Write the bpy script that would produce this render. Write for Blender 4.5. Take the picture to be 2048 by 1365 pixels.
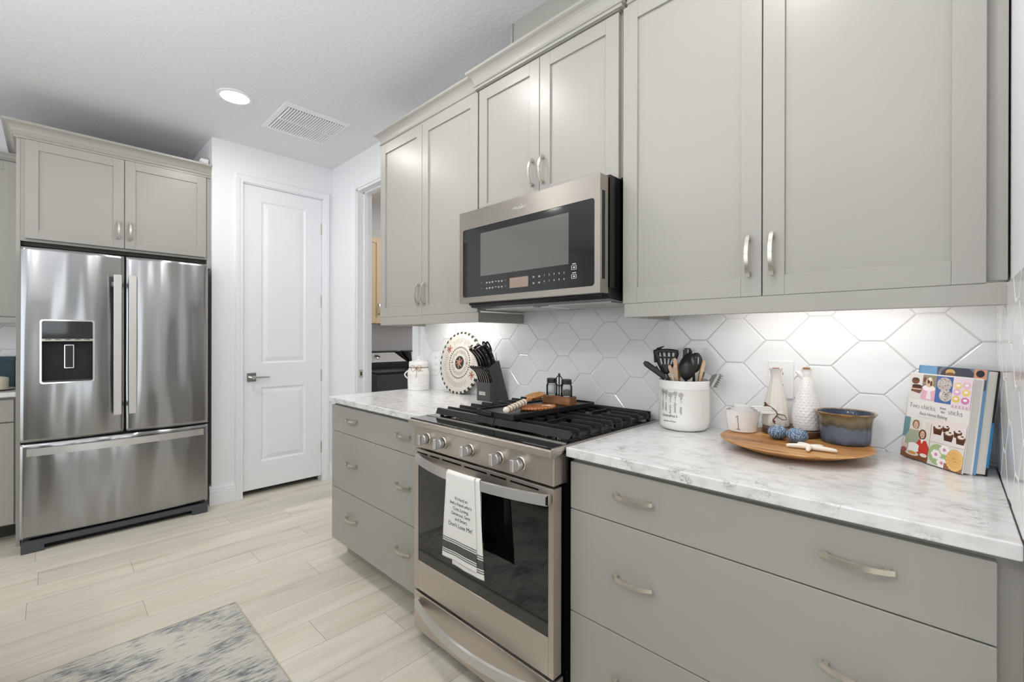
import bpy, bmesh, math, random
from mathutils import Vector, Matrix
from math import pi, sin, cos, radians as R, sqrt
random.seed(7)
for _o in list(bpy.data.objects): bpy.data.objects.remove(_o)
SC = bpy.context.scene
COL = SC.collection

# ------------------------------------------------------------------ camera
cam = bpy.data.cameras.new('camera'); camo = bpy.data.objects.new('camera', cam); COL.objects.link(camo)
cam.sensor_width = 36; cam.lens = 901.77 / 2048 * 36; cam.shift_y = -6.4531 / 2048; cam.clip_start = .02
_y, _p, _r = R(44.228), R(-.0453), R(.1257)
_f = Vector((-sin(_y) * cos(_p), cos(_y) * cos(_p), sin(_p))); _a = Vector((cos(_y), sin(_y), 0)); _u = _a.cross(_f)
_a, _u = _a * cos(_r) + _u * sin(_r), _u * cos(_r) - _a * sin(_r)
camo.matrix_world = Matrix(((_a.x, _u.x, -_f.x, 1.6098), (_a.y, _u.y, -_f.y, -1.7499), (_a.z, _u.z, -_f.z, 1.2504), (0, 0, 0, 1)))
SC.camera = camo
# ------------------------------------------------------------------ world, exposure, lights
SC.view_settings.view_transform = 'Standard'; SC.view_settings.look = 'None'
SC.view_settings.exposure = 0.35; SC.view_settings.gamma = 1.0; SC.view_settings.use_curve_mapping = False
SC.cycles.use_denoising = True
SC.cycles.max_bounces = 12; SC.cycles.diffuse_bounces = 6; SC.cycles.glossy_bounces = 5; SC.cycles.transmission_bounces = 8
SC.cycles.sample_clamp_indirect = 6; SC.cycles.caustics_reflective = False; SC.cycles.caustics_refractive = False
W = bpy.data.worlds.new('daylight'); SC.world = W; W.use_nodes = True
WORLD = 2.1
W.node_tree.nodes['Background'].inputs[0].default_value = (.90, .96, 1, 1); W.node_tree.nodes['Background'].inputs[1].default_value = WORLD
def area(name, loc, rot, sx, sy, power, col=(1, 1, 1), shape='RECTANGLE', portal=False, spread=180):
    l = bpy.data.lights.new(name, 'AREA'); l.shape = shape; l.size = sx
    if shape in ('RECTANGLE', 'ELLIPSE'): l.size_y = sy
    l.energy = power; l.color = col; l.spread = R(spread)
    if portal: l.cycles.is_portal = True
    o = bpy.data.objects.new(name, l); COL.objects.link(o); o.location = loc; o.rotation_euler = rot
    return o
H = 2.734
CAN_P, CAN_XY = 5.0, [(-1.56, -.95), (-.17, -.95), (1.2, -.92), (-1.56, -3.0), (-.17, -3.0), (1.2, -3.0), (3.0, -2.0), (3.0, -4.2)]
for cx_, cy_ in CAN_XY:
    area('can_light', (cx_, cy_, H - .02), (0, 0, 0), .15, .15, CAN_P, (1, .985, .97), 'DISK')
area('under_cabinet_light', (1.33, -.16, 1.364), (R(24), 0, 0), .50, .03, .62, (1, .97, .93))
area('under_cabinet_light', (-.42, -.16, 1.364), (R(24), 0, 0), .50, .03, .85, (1, .97, .93))
area('laundry_fill', (-1.7, 1.2, H - .05), (0, 0, 0), .3, .3, 14.0, (1, .98, .95), 'DISK')  # unseen lamp, added so the laundry wall reads grey
area('ceiling_fill', (.5, -2.75, 1.45), (R(180), 0, 0), 1.2, .8, 46, (.93, .96, 1))   # unseen fill lamp, added to brighten the ceiling
area('window_portal', (.9, -5.72, 1.25), (R(90), 0, 0), 5.6, 2.3, 1, portal=True)
area('window_portal', (5.05, -2.35, 1.4), (0, R(90), 0), 2.4, 1.7, 1, portal=True)

# ------------------------------------------------------------------ materials
def nt(name):
    m = bpy.data.materials.new(name); m.use_nodes = True
    return m, m.node_tree.nodes, m.node_tree.links, m.node_tree.nodes['Principled BSDF']
def lin(c):
    return tuple((x / 12.92 if x <= .04045 else ((x + .055) / 1.055) ** 2.4) for x in (v / 255 for v in c)) + (1,)
def mat(name, rgb, rough=.5, metal=0., spec=.5, noise=0., nscale=30., bump=0., bscale=200., coat=0., trans=0., ior=1.45, emis=0., sheen=0., stretch=(1, 1, 1)):
    m, n, l, b = nt(name)
    c = lin(rgb)
    b.inputs['Base Color'].default_value = c; b.inputs['Roughness'].default_value = rough; b.inputs['Metallic'].default_value = metal
    b.inputs['Specular IOR Level'].default_value = spec; b.inputs['Coat Weight'].default_value = coat; b.inputs['Coat Roughness'].default_value = .08
    b.inputs['Transmission Weight'].default_value = trans; b.inputs['IOR'].default_value = ior; b.inputs['Sheen Weight'].default_value = sheen
    if emis: b.inputs['Emission Color'].default_value = c; b.inputs['Emission Strength'].default_value = emis
    if noise or bump:
        tc = n.new('ShaderNodeTexCoord'); mp = n.new('ShaderNodeMapping'); mp.inputs['Scale'].default_value = stretch
        l.new(tc.outputs['Object'], mp.inputs[0])
    if noise:
        t = n.new('ShaderNodeTexNoise'); t.inputs['Scale'].default_value = nscale; t.inputs['Detail'].default_value = 4; l.new(mp.outputs[0], t.inputs[0])
        mx = n.new('ShaderNodeMix'); mx.data_type = 'RGBA'
        mx.inputs['A'].default_value = tuple(v * (1 - noise) for v in c[:3]) + (1,); mx.inputs['B'].default_value = tuple(min(1, v * (1 + noise)) for v in c[:3]) + (1,)
        l.new(t.outputs[0], mx.inputs['Factor']); l.new(mx.outputs['Result'], b.inputs['Base Color'])
    if bump:
        t = n.new('ShaderNodeTexNoise'); t.inputs['Scale'].default_value = bscale; t.inputs['Detail'].default_value = 3; l.new(mp.outputs[0], t.inputs[0])
        bp = n.new('ShaderNodeBump'); bp.inputs['Strength'].default_value = bump; bp.inputs['Distance'].default_value = .002
        l.new(t.outputs[0], bp.inputs['Height']); l.new(bp.outputs[0], b.inputs['Normal'])
    return m
def ramp(n, stops):
    r = n.new('ShaderNodeValToRGB'); e = r.color_ramp.elements
    while len(e) < len(stops): e.new(.5)
    for k, (p, c) in enumerate(stops): e[k].position = p; e[k].color = c
    return r
def mth(n, l, op, a, b=None):
    k = n.new('ShaderNodeMath'); k.operation = op
    for i, v in enumerate((a, b)):
        if v is None: continue
        if isinstance(v, (int, float)): k.inputs[i].default_value = v
        else: l.new(v, k.inputs[i])
    return k.outputs[0]
def steel(name, rgb, rough, axis, wave=0., met=1.):
    m, n, l, b = nt(name)
    b.inputs['Metallic'].default_value = met; b.inputs['Base Color'].default_value = lin(rgb)
    tg = n.new('ShaderNodeTangent'); tg.direction_type = 'RADIAL'; tg.axis = 'Z'; l.new(tg.outputs[0], b.inputs['Tangent'])   # horizontal brush marks smear reflections vertically
    b.inputs['Anisotropic'].default_value = .75; b.inputs['Anisotropic Rotation'].default_value = .25
    tc = n.new('ShaderNodeTexCoord'); mp = n.new('ShaderNodeMapping'); mp.inputs['Scale'].default_value = axis; l.new(tc.outputs['Object'], mp.inputs[0])
    t = n.new('ShaderNodeTexNoise'); t.inputs['Scale'].default_value = 1; t.inputs['Detail'].default_value = 3; l.new(mp.outputs[0], t.inputs[0])
    l.new(mth(n, l, 'ADD', mth(n, l, 'MULTIPLY', t.outputs[0], .08), rough - .04), b.inputs['Roughness'])
    bp = n.new('ShaderNodeBump'); bp.inputs['Strength'].default_value = .012; bp.inputs['Distance'].default_value = .0005; l.new(t.outputs[0], bp.inputs['Height'])
    last = bp
    if wave:   # the thin sheet is not perfectly flat
        t2 = n.new('ShaderNodeTexNoise'); t2.inputs['Scale'].default_value = 1; t2.inputs['Detail'].default_value = 1
        mp2 = n.new('ShaderNodeMapping'); mp2.inputs['Scale'].default_value = (5, 5, .9); l.new(tc.outputs['Object'], mp2.inputs[0]); l.new(mp2.outputs[0], t2.inputs[0])
        b2 = n.new('ShaderNodeBump'); b2.inputs['Strength'].default_value = wave; b2.inputs['Distance'].default_value = .05
        l.new(t2.outputs[0], b2.inputs['Height']); l.new(bp.outputs[0], b2.inputs['Normal']); last = b2
    l.new(last.outputs[0], b.inputs['Normal'])
    return m
def floor_mat():
    m, n, l, b = nt('oak_planks')
    tc = n.new('ShaderNodeTexCoord'); s = n.new('ShaderNodeSeparateXYZ'); l.new(tc.outputs['Object'], s.inputs[0])
    x = mth(n, l, 'DIVIDE', mth(n, l, 'ADD', s.outputs[0], 20.03), .18); ix = mth(n, l, 'FLOOR', x)
    wn = n.new('ShaderNodeTexWhiteNoise'); wn.noise_dimensions = '1D'; l.new(ix, wn.inputs['W'])
    yy = mth(n, l, 'DIVIDE', mth(n, l, 'ADD', mth(n, l, 'ADD', s.outputs[1], 20), mth(n, l, 'MULTIPLY', wn.outputs[0], 1.22)), 1.22); iy = mth(n, l, 'FLOOR', yy)
    cv = n.new('ShaderNodeCombineXYZ'); l.new(ix, cv.inputs[0]); l.new(iy, cv.inputs[1])
    w2 = n.new('ShaderNodeTexWhiteNoise'); w2.noise_dimensions = '3D'; l.new(cv.outputs[0], w2.inputs['Vector'])
    # grain
    off = n.new('ShaderNodeVectorMath'); off.operation = 'MULTIPLY_ADD'; l.new(w2.outputs['Color'], off.inputs[0]); off.inputs[1].default_value = (9, 9, 9)
    sc_ = n.new('ShaderNodeMapping'); sc_.inputs['Scale'].default_value = (16, 1.3, 1); l.new(tc.outputs['Object'], sc_.inputs[0]); l.new(sc_.outputs[0], off.inputs[2])
    g1 = n.new('ShaderNodeTexNoise'); g1.inputs['Scale'].default_value = 1; g1.inputs['Detail'].default_value = 5; g1.inputs['Distortion'].default_value = .6; l.new(off.outputs[0], g1.inputs[0])
    sc2 = n.new('ShaderNodeMapping'); sc2.inputs['Scale'].default_value = (110, 5, 1); l.new(tc.outputs['Object'], sc2.inputs[0])
    g2 = n.new('ShaderNodeTexNoise'); g2.inputs['Scale'].default_value = 1; g2.inputs['Detail'].default_value = 3; l.new(sc2.outputs[0], g2.inputs[0])
    r1 = ramp(n, [(.2, lin((176, 168, 152))), (.40, lin((206, 199, 183))), (.6, lin((214, 208, 193))), (.85, lin((221, 215, 201)))]); l.new(g1.outputs[0], r1.inputs[0])
    mx = n.new('ShaderNodeMix'); mx.data_type = 'RGBA'; mx.blend_type = 'MULTIPLY'; mx.inputs['Factor'].default_value = 1; l.new(r1.outputs[0], mx.inputs['A'])
    v = mth(n, l, 'ADD', mth(n, l, 'MULTIPLY', w2.outputs['Value'], .12), mth(n, l, 'ADD', mth(n, l, 'MULTIPLY', g2.outputs[0], .10), .85))
    cc = n.new('ShaderNodeCombineXYZ'); [l.new(v, cc.inputs[i]) for i in range(3)]; l.new(cc.outputs[0], mx.inputs['B'])
    fx = mth(n, l, 'FRACT', x); fy = mth(n, l, 'FRACT', yy)
    ex = mth(n, l, 'MULTIPLY', mth(n, l, 'MINIMUM', fx, mth(n, l, 'SUBTRACT', 1, fx)), .18); ey = mth(n, l, 'MULTIPLY', mth(n, l, 'MINIMUM', fy, mth(n, l, 'SUBTRACT', 1, fy)), 1.22)
    e = mth(n, l, 'MINIMUM', ex, ey); seam = mth(n, l, 'LESS_THAN', e, .0011)
    m2 = n.new('ShaderNodeMix'); m2.data_type = 'RGBA'; l.new(mth(n, l, 'MULTIPLY', seam, .75), m2.inputs['Factor']); l.new(mx.outputs['Result'], m2.inputs['A']); m2.inputs['B'].default_value = lin((120, 108, 88))
    l.new(m2.outputs['Result'], b.inputs['Base Color']); b.inputs['Roughness'].default_value = .42; b.inputs['Specular IOR Level'].default_value = .4
    return m
def quartz_mat():
    m, n, l, b = nt('white_quartz')
    tc = n.new('ShaderNodeTexCoord')
    mp = n.new('ShaderNodeMapping'); mp.inputs['Scale'].default_value = (1, 1.5, 1.5); l.new(tc.outputs['Object'], mp.inputs[0])
    wv = n.new('ShaderNodeTexNoise'); wv.inputs['Scale'].default_value = 15; wv.inputs['Detail'].default_value = 8; wv.inputs['Roughness'].default_value = .62; wv.inputs['Distortion'].default_value = 1.6; l.new(mp.outputs[0], wv.inputs[0])
    d = mth(n, l, 'ABSOLUTE', mth(n, l, 'SUBTRACT', wv.outputs[0], .5))
    thin = ramp(n, [(0, (1, 1, 1, 1)), (.010, (.35, .35, .35, 1)), (.034, (0, 0, 0, 1))]); l.new(d, thin.inputs[0])
    mk = n.new('ShaderNodeTexNoise'); mk.inputs['Scale'].default_value = 12; mk.inputs['Detail'].default_value = 3; l.new(tc.outputs['Object'], mk.inputs[0])
    mr = ramp(n, [(.52, (0, 0, 0, 1)), (.66, (1, 1, 1, 1))]); l.new(mk.outputs[0], mr.inputs[0])
    fac = mth(n, l, 'MULTIPLY', mth(n, l, 'MULTIPLY', thin.outputs[0], mr.outputs[0]), .85)
    cl = n.new('ShaderNodeTexNoise'); cl.inputs['Scale'].default_value = 22; cl.inputs['Detail'].default_value = 6; l.new(mp.outputs[0], cl.inputs[0])
    cr = ramp(n, [(.36, lin((206, 205, 202))), (.5, lin((222, 221, 219))), (.75, lin((226, 225, 224)))]); l.new(cl.outputs[0], cr.inputs[0])
    mx = n.new('ShaderNodeMix'); mx.data_type = 'RGBA'; l.new(fac, mx.inputs['Factor']); l.new(cr.outputs[0], mx.inputs['A']); mx.inputs['B'].default_value = lin((104, 100, 98))
    l.new(mx.outputs['Result'], b.inputs['Base Color']); b.inputs['Roughness'].default_value = .16
    return m
def rug_mat():
    m, n, l, b = nt('faded_rug_pile')
    tc = n.new('ShaderNodeTexCoord'); mp = n.new('ShaderNodeMapping'); mp.inputs['Scale'].default_value = (80, 15, 1); l.new(tc.outputs['Object'], mp.inputs[0])
    a = n.new('ShaderNodeTexNoise'); a.inputs['Scale'].default_value = 1; a.inputs['Detail'].default_value = 5; a.inputs['Roughness'].default_value = .7; l.new(mp.outputs[0], a.inputs[0])
    m2 = n.new('ShaderNodeMapping'); m2.inputs['Scale'].default_value = (3.2, 2.2, 1); l.new(tc.outputs['Object'], m2.inputs[0])
    c = n.new('ShaderNodeTexNoise'); c.inputs['Scale'].default_value = 2; c.inputs['Detail'].default_value = 4; l.new(m2.outputs[0], c.inputs[0])
    v = mth(n, l, 'ADD', mth(n, l, 'MULTIPLY', a.outputs[0], .55), mth(n, l, 'MULTIPLY', c.outputs[0], .45))
    r = ramp(n, [(.36, lin((70, 70, 70))), (.42, lin((132, 134, 137))), (.468, lin((164, 163, 158))), (.50, lin((190, 187, 177))), (.58, lin((204, 199, 188))), (.66, lin((186, 180, 168)))]); l.new(v, r.inputs[0])
    l.new(r.outputs[0], b.inputs['Base Color']); b.inputs['Roughness'].default_value = .95; b.inputs['Specular IOR Level'].default_value = .1
    f = n.new('ShaderNodeTexNoise'); f.inputs['Scale'].default_value = 260; l.new(tc.outputs['Object'], f.inputs[0])
    bp = n.new('ShaderNodeBump'); bp.inputs['Strength'].default_value = .6; bp.inputs['Distance'].default_value = .004; l.new(f.outputs[0], bp.inputs['Height']); l.new(bp.outputs[0], b.inputs['Normal'])
    return m
def wood_mat(name, dark, mid, light, scale=(4, 40, 40), rough=.45):
    m, n, l, b = nt(name)
    tc = n.new('ShaderNodeTexCoord'); mp = n.new('ShaderNodeMapping'); mp.inputs['Scale'].default_value = scale; l.new(tc.outputs['Object'], mp.inputs[0])
    a = n.new('ShaderNodeTexNoise'); a.inputs['Scale'].default_value = 1; a.inputs['Detail'].default_value = 6; a.inputs['Distortion'].default_value = .8; l.new(mp.outputs[0], a.inputs[0])
    r = ramp(n, [(.3, lin(dark)), (.5, lin(mid)), (.72, lin(light))]); l.new(a.outputs[0], r.inputs[0]); l.new(r.outputs[0], b.inputs['Base Color']); b.inputs['Roughness'].default_value = rough
    return m
def glaze_mat():   # stoneware bowl: brown rim glaze running over blue
    m, n, l, b = nt('blue_brown_glaze')
    tc = n.new('ShaderNodeTexCoord'); s = n.new('ShaderNodeSeparateXYZ'); l.new(tc.outputs['Object'], s.inputs[0])
    a = n.new('ShaderNodeTexNoise'); a.inputs['Scale'].default_value = 34; a.inputs['Detail'].default_value = 5; mp = n.new('ShaderNodeMapping'); mp.inputs['Scale'].default_value = (1, 1, .35); l.new(tc.outputs['Object'], mp.inputs[0]); l.new(mp.outputs[0], a.inputs[0])
    v = mth(n, l, 'ADD', s.outputs[2], mth(n, l, 'MULTIPLY', mth(n, l, 'SUBTRACT', a.outputs[0], .5), .035))
    r = ramp(n, [(0, lin((60, 66, 78))), (.22, lin((96, 108, 126))), (.5, lin((98, 108, 122))), (.58, lin((84, 78, 66))), (.8, lin((128, 116, 92))), (.93, lin((110, 92, 66))), (1, lin((160, 120, 76)))])
    l.new(mth(n, l, 'DIVIDE', v, .094), r.inputs[0]); l.new(r.outputs[0], b.inputs['Base Color']); b.inputs['Roughness'].default_value = .12
    return m
def urchin_mat():
    m, n, l, b = nt('urchin_shell')
    tc = n.new('ShaderNodeTexCoord'); v = n.new('ShaderNodeTexVoronoi'); v.inputs['Scale'].default_value = 250; v.inputs['Randomness'].default_value = .45; l.new(tc.outputs['Object'], v.inputs[0])
    r = ramp(n, [(.0, lin((228, 232, 234))), (.27, lin((200, 212, 220))), (.40, lin((82, 110, 138))), (1, lin((56, 82, 110)))]); l.new(v.outputs[0], r.inputs[0]); l.new(r.outputs[0], b.inputs['Base Color']); b.inputs['Roughness'].default_value = .5
    bp = n.new('ShaderNodeBump'); bp.invert = True; bp.inputs['Strength'].default_value = .8; bp.inputs['Distance'].default_value = .002; l.new(v.outputs[0], bp.inputs['Height']); l.new(bp.outputs[0], b.inputs['Normal'])
    return m

CAB = mat('greige_cabinet_paint', (164, 161, 153), .33, spec=.5)
CABD = mat('cabinet_interior_shadow_gap', (70, 66, 58), .7)  # darker cabinet tone standing in for shade in gaps and toe spaces
WALLM = mat('wall_paint', (234, 234, 236), .6, spec=.3)
CEILM = mat('ceiling_texture', (226, 226, 228), .8, spec=.2, bump=1.0, bscale=48)
TRIM = mat('white_trim', (232, 233, 236), .35)
FLOORM = floor_mat(); QUARTZ = quartz_mat(); RUGM = rug_mat()
TILE = mat('white_glazed_tile', (235, 235, 236), .10, spec=.5, bump=.25, bscale=14); GROUT = mat('grey_grout', (214, 212, 209), .8)
STEEL = steel('brushed_steel', (168, 168, 169), .22, (6, 6, 900), wave=.8)
STEELW = steel('warm_brushed_steel', (176, 169, 161), .30, (6, 6, 900))
RSTEEL = steel('range_steel', (200, 191, 181), .32, (6, 6, 900), met=.9)
STEELL = steel('light_brushed_steel', (204, 202, 199), .30, (6, 6, 900), met=.72)
NICKEL = mat('satin_nickel', (208, 202, 191), .27, .8)
CHROME = mat('chrome', (215, 215, 215), .08, 1.0)
BLACKG = mat('black_glass', (10, 10, 11), .04, spec=.7, coat=.4)
BLACK = mat('black_enamel', (14, 14, 15), .22)
BLACKM = mat('matte_black', (26, 26, 27), .55)
IRON = mat('cast_iron', (30, 29, 28), .34, bump=.1, bscale=600)
DKGREY = mat('dark_grey_plastic', (70, 72, 76), .5)
PAPER = mat('paper', (236, 233, 226), .7); WHITE = mat('white_plastic', (236, 236, 236), .35)
CERAM = mat('white_ceramic', (236, 234, 230), .14, coat=.3); CERAMG = mat('grey_white_ceramic', (208, 204, 199), .22)
def thin_glass(name):
    m, n, l, b = nt(name); n.remove(b)
    tr = n.new('ShaderNodeBsdfTransparent'); tr.inputs[0].default_value = (.95, .96, .96, 1); gl = n.new('ShaderNodeBsdfGlossy'); gl.inputs['Roughness'].default_value = .03
    fr = n.new('ShaderNodeFresnel'); fr.inputs[0].default_value = 1.45; mx = n.new('ShaderNodeMixShader'); l.new(fr.outputs[0], mx.inputs[0]); l.new(tr.outputs[0], mx.inputs[1]); l.new(gl.outputs[0], mx.inputs[2])
    l.new(mx.outputs[0], n['Material Output'].inputs[0]); return m
INK = mat('black_ink', (40, 38, 37), .6); INKG = mat('grey_ink', (150, 150, 150), .6)
SILVERM = mat('etched_silver', (225, 222, 216), .3, 1.0)
EMIT = mat('lamp_diffuser', (255, 250, 244), .5, emis=9.0)

# ------------------------------------------------------------------ mesh helpers
class M:
    def __init__(s, T=None): s.v = []; s.f = []; s.mi = []; s.sm = []; s.T = T
    def add(s, vs, fs, mi=0, sm=False, T=None):
        b = len(s.v); T = T if T is not None else s.T
        s.v += [(T @ Vector(p)) if T is not None else Vector(p) for p in vs]
        for f in fs: s.f.append([i + b for i in f]); s.mi.append(mi); s.sm.append(sm)
        return s
    def box(s, x0, y0, z0, x1, y1, z1, mi=0, T=None):
        x0, x1 = sorted((x0, x1)); y0, y1 = sorted((y0, y1)); z0, z1 = sorted((z0, z1))
        return s.add([(x, y, z) for z in (z0, z1) for y in (y0, y1) for x in (x0, x1)], [(0, 2, 3, 1), (4, 5, 7, 6), (0, 1, 5, 4), (2, 6, 7, 3), (0, 4, 6, 2), (1, 3, 7, 5)], mi, T=T)
    def prism(s, poly, c0, c1, ax='y', mi=0, sm=False, T=None):   # 2-D outline extruded along an axis
        k = {'x': lambda a, b, c: (c, a, b), 'y': lambda a, b, c: (a, c, b), 'z': lambda a, b, c: (a, b, c)}[ax]
        n = len(poly); vs = [k(a, b, c0) for a, b in poly] + [k(a, b, c1) for a, b in poly]
        return s.add(vs, [list(range(n))[::-1], list(range(n, 2 * n))] + [(i, (i + 1) % n, n + (i + 1) % n, n + i) for i in range(n)], mi, sm, T)
    def loft(s, rings, mi=0, sm=True, closed=True, caps=True, T=None):
        n = len(rings[0]); vs = [p for r in rings for p in r]; fs = []
        for a in range(len(rings) - 1):
            for i in range(n if closed else n - 1): j = (i + 1) % n; fs.append((a * n + i, a * n + j, (a + 1) * n + j, (a + 1) * n + i))
        if caps and closed: fs += [list(range(n))[::-1], [len(vs) - n + i for i in range(n)]]
        return s.add(vs, fs, mi, sm, T)
    def lathe(s, prof, c=(0, 0, 0), n=40, mi=0, sm=True, rf=None, T=None, caps=True):
        rings = []
        for r, z in prof:
            rings.append([(c[0] + (max(r, 1e-5) * (rf(2 * pi * i / n, z) if rf else 1)) * cos(2 * pi * i / n), c[1] + max(r, 1e-5) * (rf(2 * pi * i / n, z) if rf else 1) * sin(2 * pi * i / n), c[2] + z) for i in range(n)])
        return s.loft(rings, mi, sm, T=T, caps=caps)
    def tube(s, path, r, n=8, mi=0, sm=True, caps=True, prof=None, up=None, T=None):   # r: number or list; prof: 2-D section
        P = [Vector(p) for p in path]; rings = []; N = len(P); ref = Vector(up) if up else None
        for i in range(N):
            t = (P[min(i + 1, N - 1)] - P[max(i - 1, 0)]).normalized()
            if ref is None: ref = Vector((0, 0, 1)) if abs(t.z) < .9 else Vector((1, 0, 0))
            a = (ref - t * ref.dot(t)).normalized(); b = t.cross(a)
            if up is None: ref = a
            rr = r[i] if isinstance(r, (list, tuple)) else r
            sec = prof or [(cos(2 * pi * k / n), sin(2 * pi * k / n)) for k in range(n)]
            rings.append([P[i] + a * (q[0] * rr) + b * (q[1] * rr) for q in sec])
        return s.loft(rings, mi, sm, caps=caps, T=T)
    def sph(s, c, r, nu=16, nv=10, mi=0, T=None):
        r = (r, r, r) if isinstance(r, (int, float)) else r
        return s.loft([[(c[0] + r[0] * max(sin(pi * j / nv), 1e-4) * cos(2 * pi * i / nu), c[1] + r[1] * max(sin(pi * j / nv), 1e-4) * sin(2 * pi * i / nu), c[2] - r[2] * cos(pi * j / nv)) for i in range(nu)] for j in range(nv + 1)], mi, True, T=T)
    def grid(s, fn, nu, nv, mi=0, sm=True, mf=None, skip=None, T=None):
        vs = [fn(i / nu, j / nv) for j in range(nv + 1) for i in range(nu + 1)]
        b = len(s.v); s.add(vs, [], T=T)
        for j in range(nv):
            for i in range(nu):
                if skip and skip(i, j): continue
                a = b + j * (nu + 1) + i; s.f.append([a, a + 1, a + nu + 2, a + nu + 1]); s.mi.append(mf((i + .5) / nu, (j + .5) / nv) if mf else mi); s.sm.append(sm)
        return s
ROOT = {}
def obj(name, m, mats, parent=None, bev=0, seg=2, solid=0, ang=38, label=None, kind=None):
    me = bpy.data.meshes.new(name); off = Vector((0, 0, 0))
    if parent is not None:
        p = parent
        while p.parent: p = p.parent
        off = ROOT.get(p.name, off)
    me.from_pydata([tuple(v - off) for v in m.v], [], m.f)
    for k in (mats if isinstance(mats, (list, tuple)) else [mats]): me.materials.append(k)
    me.polygons.foreach_set('material_index', m.mi); me.polygons.foreach_set('use_smooth', m.sm)
    bm = bmesh.new(); bm.from_mesh(me)
    if not solid: bmesh.ops.recalc_face_normals(bm, faces=bm.faces)
    bm.to_mesh(me); bm.free()
    if any(m.sm): me.set_sharp_from_angle(angle=R(ang))
    o = bpy.data.objects.new(name, me); COL.objects.link(o); o.parent = parent
    if solid:
        d = o.modifiers.new('thickness', 'SOLIDIFY'); d.thickness = solid; d.offset = 0
    if bev:
        d = o.modifiers.new('bevel', 'BEVEL'); d.width = bev; d.segments = seg; d.limit_method = 'ANGLE'; d.angle_limit = R(40)
    if label: o['label'] = label
    if kind: o['kind'] = kind
    return o
def thing(name, label, cat, loc=(0, 0, 0), group=None, local=False, rot=None):
    o = bpy.data.objects.new(name, None); COL.objects.link(o); o.empty_display_size = .05
    o.location = loc; o['label'] = label; o['category'] = cat
    if group: o['group'] = group
    if rot: o.rotation_euler = rot
    if not local: ROOT[o.name] = Vector(loc)
    return o
def tag(o, label, cat, group=None):
    o['label'] = label; o['category'] = cat
    if group: o['group'] = group
    return o
def dup(root, loc=None, rot=None, label=None):
    r = root.copy(); COL.objects.link(r)
    if loc is not None: r.location = loc
    if rot is not None: r.rotation_euler = rot
    if label: r['label'] = label
    for ch in list(root.children):
        c = ch.copy(); COL.objects.link(c); c.parent = r
        for g in list(ch.children):
            d = g.copy(); COL.objects.link(d); d.parent = c
    return r
def struct(name, m, mats, parent=None, bev=0, label=None):
    o = obj(name, m, mats, parent, bev=bev)
    if parent is None: o['kind'] = 'structure'
    if label: o['label'] = label
    return o
def FB(y=0, x=0, z=0): return Matrix(((1, 0, 0, x), (0, 0, -1, y), (0, 1, 0, z), (0, 0, 0, 1)))     # faces the room from the range wall: u=x, v=z, n=-y
def FX(x=0, y=0, z=0): return Matrix(((0, 0, 1, x), (1, 0, 0, y), (0, 1, 0, z), (0, 0, 0, 1)))      # faces +x: u=y, v=z, n=x
def lettering(m, s, size, T, align='CENTER', thin=0., shear=0., mi=0, sp=1., warp=None, ex=.0002):
    cu = bpy.data.curves.new('t', 'FONT'); cu.body = s; cu.size = size; cu.align_x = align; cu.offset = thin; cu.shear = shear; cu.space_character = sp; cu.extrude = ex; cu.resolution_u = 3
    o = bpy.data.objects.new('t', cu); COL.objects.link(o)
    dg = bpy.context.evaluated_depsgraph_get(); me = bpy.data.meshes.new_from_object(o.evaluated_get(dg))
    vs = [v.co.copy() for v in me.vertices]
    if warp: vs = [warp(v) for v in vs]
    m.add(vs, [list(p.vertices) for p in me.polygons], mi, T=T)
    bpy.data.objects.remove(o); bpy.data.curves.remove(cu); bpy.data.meshes.remove(me)
def shaker(T, u0, u1, v0, v1, th=.02, st=.055, top=.055):
    m = M(T)
    m.box(u0, v0, -th, u0 + st, v1, 0); m.box(u1 - st, v0, -th, u1, v1, 0)
    m.box(u0 + st, v0, -th, u1 - st, v0 + st, -.0002); m.box(u0 + st, v1 - top, -th, u1 - st, v1, -.0002)
    m.box(u0 + st - .004, v0 + st - .004, -th + .002, u1 - st + .004, v1 - top + .004, -.008)
    return m
def pull(T, uc, vc, vert, L=.122):
    m = M(T); h = L / 2
    K = (lambda s, n, w: (uc + w, vc + s, n)) if vert else (lambda s, n, w: (uc + s, vc + w, n))
    rings = []
    for i in range(17):
        s = -h + L * i / 16; q = s / h; c = .011 + .019 * (1 - q * q); t = .0022 if abs(q) < .99 else .001
        rings.append([K(s, c - t, -.0052), K(s, c + t, -.0052), K(s, c + t, .0052), K(s, c - t, .0052)])
    m.loft(rings, sm=True)
    for sg in (-1, 1):
        s0 = sg * (h - .012); c = .011 + .019 * (1 - (s0 / h) ** 2)
        a, b_ = K(s0 - .0045, 0, -.0045), K(s0 + .0045, c, .0045); m.box(*a, *b_)
    return m
def crown_prof(p, z0, z1):   # (outwards, z): fillet, bead, cove and top lip
    h = z1 - z0; f = lambda a, b: (a * p, z0 + b * h)
    return [(0, z0), (.012, z0), (.012, z0 + .13 * h), (.017, z0 + .15 * h), (.019, z0 + .19 * h), (.017, z0 + .24 * h), (.014, z0 + .26 * h), (.014, z0 + .33 * h), f(.36, .44), f(.43, .56), f(.55, .67), f(.71, .76), f(.90, .82), f(.94, .84), f(1, .86), f(1, 1), (0, z1)]
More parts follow.
